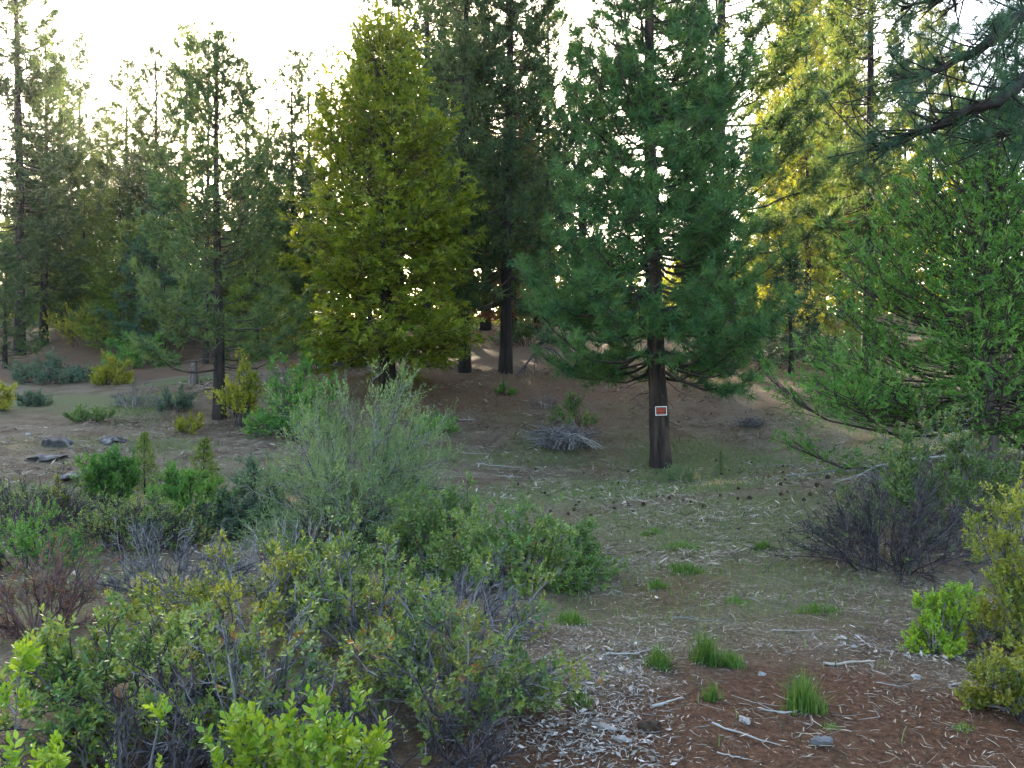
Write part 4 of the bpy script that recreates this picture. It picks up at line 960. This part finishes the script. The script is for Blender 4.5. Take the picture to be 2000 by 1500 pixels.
def branch_thing(px, d, l, az, r0, label, mat, seed, arch=0.0, nt=8, name='fallen_branch', group='fallen branches and sticks', tint=.7, lift=.03):
    r0 *= .7 if d < 9 else 1
    r = np.random.default_rng(seed); x0, y0, _ = at(px, d); q = np.linspace(0, 1, 9)
    X = x0 + np.cos(az) * l * (q - .5) + r.normal(0, .04 * l, 9).cumsum(); Y = y0 + np.sin(az) * l * (q - .5) + r.normal(0, .04 * l, 9).cumsum()
    Z = HH(X, Y) + lift + arch * np.sin(q * math.pi) + r0 * .6
    base = np.array(at(px, d)); P_ = np.stack([X, Y, Z], -1) - base
    o = empty(name, tuple(base)); tag(o, label, 'branch', group)
    g = Geo(); tubes(g, P_[None], (r0 * (1 - .6 * q) * r.uniform(.75, 1.2, 9))[None], 7, tint=tint, cap=True); link('stem', g.mesh('stem', mat, True), o)
    if nt:
        g = Geo(); i0 = r.integers(1, 8, nt); b = P_[i0]; dd = nrm(P_[i0] - P_[i0 - 1] + r.normal(0, .6, (nt, 3)) + np.array([0, 0, .15 - arch * .9])); ll = r.uniform(.15, .4, nt) * l
        qq = np.linspace(0, 1, 5); Q = b[:, None] + dd[:, None] * (ll[:, None] * qq)[..., None]; Q[:, 1:] += r.normal(0, .03 * l, (nt, 4, 3)).cumsum(1) * .6
        Q[:, :, 2] = np.maximum(Q[:, :, 2], .01)
        tubes(g, Q, np.repeat((r0 * .45 * (1 - .6 * qq))[None], nt, 0), 4, tint=tint); link('twigs', g.mesh('twigs', mat, True), o)
    return o
branch_thing(1062, 33.0, 2.4, .15, .05, 'arching dead bough with drooping twigs behind the two straight trunks', M['dark_twig'], 1, arch=1.2, nt=26)
branch_thing(912, 27.5, .55, .1, .018, 'short forked white stick on the brown slope', M['pale_twig'], 2, nt=4)
branch_thing(1700, 14.5, 3.0, -.25, .016, 'long grey branch on the ground under the juniper', M['gray_twig'], 3, nt=14, lift=.04)
branch_thing(1820, 11.5, 2.2, 2.5, .018, 'grey branch leaning up from behind the leafless bush', M['pale_twig'], 4, nt=14, arch=.3)
branch_thing(1620, 16.5, 1.6, -.15, .02, 'thin grey branch on the ground left of the juniper', M['gray_twig'], 5, nt=8)
branch_thing(970, 21.5, 1.2, .05, .014, 'pale crooked stick among scattered twigs left of the brush pile', M['pale_twig'], 6, nt=7)
branch_thing(930, 23, .9, .3, .012, 'thin stick left of the brush pile, farther one', M['pale_twig'], 7, nt=4)
branch_thing(1010, 19.5, .7, -.5, .012, 'short slanting pale stick in the middle clearing', M['pale_twig'], 8, nt=2)
branch_thing(850, 14.5, .8, .6, .01, 'thin pale stick near the silvery shrub', M['pale_twig'], 9, nt=2)
branch_thing(1455, 3.95, .3, -.5, .009, 'pale smooth stick on the red soil, bottom', M['pale_twig'], 10, nt=0, lift=.008)
branch_thing(1300, 4.3, .2, .5, .012, 'stubby pale stick left of the front grass tufts', M['pale_twig'], 11, nt=0, lift=.008)
branch_thing(1530, 4.2, .22, .1, .009, 'bent pale stick under the front grass tuft', M['pale_twig'], 12, nt=0, lift=.006)
branch_thing(1650, 4.95, .3, .05, .016, 'thick grey-brown weathered stick on the soil', M['litter'], 13, nt=0, lift=.008)
branch_thing(1880, 4.5, .16, -.05, .012, 'pale stick end beside the lower right bush', M['pale_twig'], 14, nt=0, lift=.006)
branch_thing(1240, 5.0, .34, .25, .01, 'pale branch lying across the bleached chips', M['pale_twig'], 15, nt=5, lift=.015)
branch_thing(1370, 5.9, .42, -.1, .007, 'grey branch across the path behind the grass tufts', M['gray_twig'], 16, nt=5, lift=.01)
branch_thing(1440, 3.7, .2, -.35, .006, 'thin grey stick at the bottom edge', M['pale_twig'], 17, nt=0, lift=.004)
branch_thing(1560, 5.6, .36, .2, .006, 'thin twig on the path before the leafless bush', M['pale_twig'], 18, nt=4, lift=.01)
rng = keep
def chunk(px, d, l, r0, az, label, mat, seed):
    r = np.random.default_rng(seed); q = np.linspace(0, 1, 7); g = Geo()
    X = np.cos(az) * l * (q - .5); Y = np.sin(az) * l * (q - .5)
    tubes(g, np.stack([X, Y, np.full(7, r0 * .7)], -1)[None], (r0 * (.55 + .5 * np.sin(q * 3.0 + .1)) * r.uniform(.8, 1.15, 7))[None], 9, tint=.4, cap=True)
    g.V[0] = g.V[0] + r.normal(0, r0 * .14, g.V[0].shape).astype(np.float32)
    o = link('wood_chunk', g.mesh('wood_chunk', mat, False), loc=at(px, d, .004)); tag(o, label, 'wood', 'weathered wood lumps on the soil'); return o
chunk(1268, 3.95, .11, .03, .2, 'dark rounded wood lump on the red soil', M['cone'], 1)
chunk(1605, 3.82, .11, .022, .1, 'grey splintered wood lump at the bottom right', M['gray_twig'], 2)
chunk(1180, 4.0, .14, .014, -.6, 'white decayed wood lump near the olive bush', M['bleached'], 3)
chunk(1215, 3.85, .1, .013, -.5, 'second white decayed wood lump, nearer the dark lump', M['bleached'], 4)

# ---------------------------------------------------------------- pine cones
def cone_mesh(seed):
    r = np.random.default_rng(seed); g = Geo(); K = 46
    i = np.arange(K); t = (i + .5) / K; ph = i * 2.39996
    z = (t - .5) * .11; rad = .045 * np.sin(np.clip(t * 2.9 + .2, 0, 3.0)) + .006
    c = np.stack([np.cos(ph) * rad * .35, np.sin(ph) * rad * .35, z], -1)
    d = nrm(np.stack([np.cos(ph), np.sin(ph), .5 + 0 * ph], -1)); s = np.stack([-np.sin(ph), np.cos(ph), 0 * ph], -1)
    l = rad * .95
    V = np.stack([c - s * .006, c + s * .006, c + d * l[:, None] + s * .013, c + d * l[:, None] * 1.15 + np.array([0, 0, .004]), c + d * l[:, None] - s * .013], 1)
    b = np.arange(K)[:, None] * 5
    T = np.concatenate([b + np.array([[0, 1, 2]]), b + np.array([[0, 2, 3]]), b + np.array([[0, 3, 4]])])
    g.add(V, tris=T, tint=np.repeat(r.uniform(0, 1, K), 5))
    q = np.linspace(-.055, .045, 5); tubes(g, np.stack([0 * q, 0 * q, q], -1)[None], np.array([[.01, .018, .02, .016, .006]]), 6, tint=.1, cap=True)
    return g.mesh('pine_cone', M['cone'])
CM = [cone_mesh(s) for s in range(3)]
rc = np.random.default_rng(8); cones = []
for px, py in ((935, 982), (940, 983), (1055, 1000), (1125, 985), (1127, 990), (1090, 1003), (1057, 1008), (1110, 1008), (1170, 1000), (1200, 985), (1205, 990), (1250, 975), (1265, 975), (1300, 977), (1180, 975), (1030, 950), (1010, 947), (1045, 922), (1020, 912), (1205, 948), (1215, 918), (1230, 955),
               (1375, 903), (1395, 903), (1463, 921), (1505, 914), (1507, 921), (1425, 922), (1408, 932), (1537, 927), (1540, 934), (1560, 920), (1645, 930), (1440, 955), (1502, 976), (1510, 962), (1555, 985), (1610, 948), (1470, 905), (1330, 985), (1350, 1000), (1385, 990), (1290, 995), (1240, 1000), (1150, 960), (1100, 940), (1165, 930), (1265, 940), (1120, 955), (1080, 960), (985, 965), (1390, 970), (1420, 990), (1590, 975), (1575, 955), (1525, 950)):
    ys = np.linspace(9, 30, 400); xs = (px - 1000) / F * ys
    pr = 750 - (HH(xs, ys) - CAMZ) / ys * F
    k = np.nonzero(pr <= py)[0]
    if not len(k): continue
    px += rc.normal(0, 14); d = ys[k[0]] + rc.normal(0, .5); sc = rc.uniform(.38, .62)
    o = link('pine_cone', CM[rc.integers(0, 3)], loc=at(px, d, .04 * sc)); o.rotation_euler = (rc.uniform(1.2, 1.9), rc.uniform(-.3, .3), rc.uniform(0, 6.28)); o.scale = (sc,) * 3
    tag(o, 'dark pine cone lying on the open ground around the signed pine', 'pine cone', 'pine cones on the clearing')

# ---------------------------------------------------------------- grass
def blades(g, base, hgt, lean, width, tint=None):
    N = len(base); a = rng.uniform(0, 6.28, N); dx = np.stack([np.cos(a), np.sin(a), 0 * a], -1); sd_ = np.stack([-np.sin(a), np.cos(a), 0 * a], -1)
    h_ = hgt[:, None]; l = lean[:, None]; w = width[:, None] if np.ndim(width) else width
    up_ = np.array([0, 0, 1.0])
    m = base + up_ * h_ * .55 + dx * h_ * l * .3; t = base + up_ * h_ * (1 - .25 * l) + dx * h_ * l
    V = np.stack([base - sd_ * w, base + sd_ * w, m - sd_ * w * .8, m + sd_ * w * .8, t], 1)
    b = np.arange(N)[:, None] * 5
    T = np.concatenate([b + np.array([[0, 1, 3]]), b + np.array([[0, 3, 2]]), b + np.array([[2, 3, 4]])])
    g.add(V, tris=T, tint=np.repeat(rng.uniform(0, 1, N) if tint is None else tint, 5))
def grass_clump(px, d, rx, h, N, label, mat='grass', ry=None, group='grass clumps on the path'):
    x0, y0, z0 = at(px, d); ry = ry or rx
    N = int(N * 1.7); a = rng.uniform(0, 6.28, N); rr = rng.uniform(0, 1, N) ** .7 * (1 + .25 * np.sin(a * 3 + px)); X = np.cos(a) * rr * rx; Y = np.sin(a) * rr * ry
    Z = HH(X + x0, Y + y0) - z0 - .01
    g = Geo(); blades(g, np.stack([X, Y, Z], -1), h * rng.uniform(.3, 1.15, N) ** 1.2 * (1.05 - .5 * rr), rng.uniform(.05, 1.1, N) * (.3 + .7 * rr), .0011 + .0003 * d)
    o = link('grass_clump', g.mesh('grass_clump', M[mat]), loc=(x0, y0, z0)); tag(o, label, 'grass', group, 'stuff' if N / (rx * ry) < 14000 else None); return o
for px, d, rx, h, N, lb in ((1568, 4.25, .1, .26, 260, 'tallest spiky grass clump, nearest on the right of the path'),
        (1380, 4.95, .09, .25, 220, 'tall grass clump behind the small front clump, left'),
        (1425, 4.95, .1, .13, 200, 'low grass patch joined to the right of the tall clump'),
        (1287, 4.9, .08, .17, 220, 'dense rounded grass clump beside the bleached chips'),
        (1390, 4.35, .05, .13, 120, 'small bright grass clump left of the tallest clump'),
        (1115, 5.8, .13, .12, 240, 'bright grass mat right of the olive bush'),
        (1340, 7.7, .2, .12, 300, 'wide bright grass mat in the middle of the path'),
        (1492, 8.8, .13, .13, 240, 'round grass clump farthest up the path'),
        (1283, 7.0, .1, .1, 160, 'short grass clump right of the round green bush'),
        (1272, 9.9, .14, .12, 160, 'faint grass clump up the path, left side'),
        (1595, 6.3, .2, .1, 240, 'low grass strip in front of the leafless bush'),
        (1440, 6.5, .12, .07, 160, 'short sparse grass patch in mid path'),
        (1325, 9.0, .3, .1, 260, 'pale thin grass patch up the path'),
        (1620, 4.0, .05, .06, 60, 'tiny tuft at the bottom right of the soil'),
        (1880, 3.95, .05, .06, 60, 'tiny grey-green rosette near the lower right bush'),
        (1130, 4.3, .1, .12, 120, 'green weeds under the olive bush edge')):
    grass_clump(px, d, rx, h, N, lb)
grass_clump(1405, 16.2, .55, .16, 420, 'pale dry grass strip right of the signed pine', 'dry_grass', ry=.5, group='dry grass')  # pale blades added in place of a sunlit strip of ground
grass_clump(1352, 20.5, .18, .4, 70, 'pale dry weed stalks at the foot of the signed pine', 'dry_grass', group='dry grass')
plant_shrub('sagebrush', 1325, 19.8, 'grey-green low shrub in front of the signed trunk', (M['gray_twig'], M['sage']), GMID, seed=95, rx=.4, ry=.3, h=.32, stems=30, twigs=7, twiglets=4, temps=SPRIG_SAGE, leaf=.05, frac=.6, spread=.6, low=.05)

# thin grass over the clearing: uncountable
g = Geo(); N = 130000
X = rng.uniform(-14, 14, N); Y = np.where(rng.uniform(size=N) < .12, rng.uniform(3.8, 8, N), rng.uniform(6, 34, N)); gm = green_mask(X, Y) * (1 - .7 * soil_mask(X, Y)) * (1 - .8 * duff_mask(X, Y))
k = (rng.uniform(size=N) < gm * 1.3) & (np.abs(X) < Y * .68 + .5); X, Y = X[k], Y[k]
blades(g, np.stack([X, Y, HH(X, Y) - .005], -1), rng.uniform(.02, .1, len(X)), rng.uniform(.2, .9, len(X)), .0015 + .0004 * Y)
o = link('grass', g.mesh('grass', M['film'])); tag(o, 'thin short new grass scattered over the clearing', 'grass', kind='stuff')

# litter of twigs, chips and needles: uncountable
def litter(N, xr, yr, lr, rr, dens, seed, mat, name, label, lift=.004):
    global rng
    keep = rng; rng = np.random.default_rng(seed)
    X = rng.uniform(*xr, N); Y = yr[0] * (yr[1] / yr[0]) ** rng.uniform(0, 1, N)
    k = rng.uniform(size=N) < dens(X, Y) * (1 if seed == 103 else np.clip(.45 + .75 * snoise(X, Y, seed, 3.2), .04, 1)); X, Y = X[k], Y[k]; n = len(X)
    a = 2.2 * snoise(X, Y, seed + 1, 2.0) + rng.normal(0, .9, n); l = lr[0] + (lr[1] * 1.4 - lr[0]) * rng.uniform(0, 1, n) ** 2.6; q = np.linspace(-.5, .5, 3)
    bend = rng.normal(0, .16, n) * l
    PX = X[:, None] + np.cos(a)[:, None] * l[:, None] * q + (-np.sin(a) * bend)[:, None] * (1 - 4 * q ** 2); PY = Y[:, None] + np.sin(a)[:, None] * l[:, None] * q + (np.cos(a) * bend)[:, None] * (1 - 4 * q ** 2)
    PZ = HH(PX.ravel(), PY.ravel()).reshape(PX.shape) + lift + rng.uniform(0, .012, (n, 1)) + rng.normal(0, .1, (n, 1)) * l[:, None] * q
    r_ = rng.uniform(*rr, n) * (.6 + Y * .06)
    g = Geo(); tubes(g, np.stack([PX, PY, PZ], -1), np.stack([r_, r_, r_ * .5], -1), 3, tint=rng.beta(1.3, 1.3, n))
    o = link(name, g.mesh(name, mat)); tag(o, label, 'litter', kind='stuff'); rng = keep
infr = lambda x, y: (np.abs(x) < y * .68 + .3)
litter(9000, (-3, 5), (2.6, 12), (.02, .09), (.001, .0026), lambda x, y: infr(x, y) * (x > -1.0) * .9, 101, M['litter'], 'twig_litter', 'scattered dry twigs and chips on the path')
litter(5000, (-1, 3), (3.2, 8), (.04, .2), (.001, .0026), lambda x, y: infr(x, y) * .16, 102, M['pale_twig'], 'pale_twig_litter', 'scattered longer pale twigs on the path')
def chipd(x, y): return np.clip(1.3 * blob(x, y, 1175, 4.65, .28, .45) + .8 * blob(x, y, 1180, 3.85, .3, .25) + .5 * blob(x, y, 1180, 8.5, .4, .5) + .4 * blob(x, y, 1200, 6.9, .3, .3) + .35 * blob(x, y, 1680, 5.3, .5, .3) + .3 * blob(x, y, 1100, 4.0, .5, .5), 0, 1)
litter(24000, (-.6, 3), (3.2, 9.5), (.012, .06), (.001, .0035), chipd, 103, M['bleached'], 'bleached_chips', 'bleached white bark chips beside the olive bush')
litter(14000, (-14, 14), (8, 34), (.06, .25), (.002, .005), lambda x, y: infr(x, y) * .55, 104, M['litter'], 'forest_litter', 'fallen twigs and needles over the clearing')

# low grey-green weeds and seedlings on the path: uncountable
keep = rng; rng = np.random.default_rng(111)
g = Geo(); N = 2600
X = rng.uniform(-3, 6, N); Y = 3.2 * (16 / 3.2) ** rng.uniform(0, 1, N)
k = infr(X, Y) * (snoise(X, Y, 31, 1.3) > .35) & (X > -.3 - .05 * Y); X, Y = X[k], Y[k]; n = len(X)
stamp(g, SPRIG_SAGE, np.stack([X, Y, HH(X, Y) - .004], -1), np.stack([rng.normal(0, .5, n), rng.normal(0, .5, n), np.ones(n)], -1), rng.uniform(.008, .02, n) * (.7 + .07 * Y))
o = link('weeds', g.mesh('weeds', M['sage_blue'])); tag(o, 'low grey-green weeds dotted over the path', 'weeds', kind='stuff')
rng = keep

def slivers(N, xr, yr, size, dens, seed, mat, name, label, aspect=(.05, .16), clump=3.0, bright=2.3):
    global rng
    keep = rng; rng = np.random.default_rng(seed)
    X = rng.uniform(*xr, N); Y = yr[0] * (yr[1] / yr[0]) ** rng.uniform(0, 1, N)
    k = rng.uniform(size=N) < dens(X, Y) * np.clip(.55 + .7 * snoise(X, Y, seed, clump), .06, 1); X, Y = X[k], Y[k]; n = len(X)
    a = rng.uniform(0, 6.28, n); l = (size[0] + (size[1] - size[0]) * rng.uniform(0, 1, n) ** 2) * (.75 + .05 * Y)
    w = l * rng.uniform(*aspect, n); tl = rng.normal(0, .22, n); rl = rng.normal(0, .4, n)
    d = np.stack([np.cos(a) * np.cos(tl), np.sin(a) * np.cos(tl), np.sin(tl)], -1); sd = np.stack([-np.sin(a) * np.cos(rl), np.cos(a) * np.cos(rl), np.sin(rl)], -1)
    c = np.stack([X, Y, HH(X, Y) + .006 + .5 * np.abs(np.sin(tl)) * l + rng.uniform(0, .006, n)], -1)
    lh = (l / 2)[:, None]; wh = (w / 2)[:, None]
    V = np.stack([c - d * lh, c + sd * wh + d * lh * .1, c + d * lh, c - sd * wh - d * lh * .2], 1)
    b = np.arange(n)[:, None] * 4
    g = Geo(); g.add(V, tris=np.concatenate([b + np.array([[0, 1, 2]]), b + np.array([[0, 2, 3]])]), tint=np.repeat(rng.beta(1.0, bright, n), 4))
    o = link(name, g.mesh(name, mat)); tag(o, label, 'litter', kind='stuff'); rng = keep
slivers(230000, (-1.5, 5), (2.8, 12), (.014, .06), lambda x, y: infr(x, y) * (x > -.9) * (.8 - .45 * soil_mask(x, y)), 120, M['litter'], 'needle_litter', 'fine dry needles and bark slivers covering the path', bright=1.9)
slivers(150000, (-14, 14), (8, 36), (.05, .17), lambda x, y: infr(x, y) * .55, 121, M['litter'], 'clearing_litter', 'fine needle litter over the clearing and slope', clump=1.4, bright=1.9)
slivers(26000, (-.6, 3), (3.2, 9.5), (.015, .06), lambda x, y: np.clip(chipd(x, y) * 1.5, 0, 1), 122, M['bleached'], 'bark_chips', 'bleached bark flakes heaped beside the olive bush', aspect=(.15, .5), bright=1.3)

# haze: thin volume added for glow round the sun and paler far trees
hv, hnt, hout = new_mat('haze')
pv = node(hnt, 'ShaderNodeVolumePrincipled'); pv.inputs['Density'].default_value = HAZE; pv.inputs['Color'].default_value = (.95, .95, .92, 1); pv.inputs['Anisotropy'].default_value = .72
hnt.links.new(pv.outputs[0], hout.inputs['Volume'])
g = box_geo(-420, 420, -215, 515, -6, 46)
o = link('haze', g.mesh('haze', hv)); tag(o, 'thin pale evening haze in the air', 'haze', kind='stuff')

for o in bpy.data.objects:
    if o.parent is not None and o.name.split('.')[0] in ('limbs', 'crown', 'leaves', 'stems', 'twig_tangle', 'twigs', 'trunks'): o['kind'] = 'stuff'
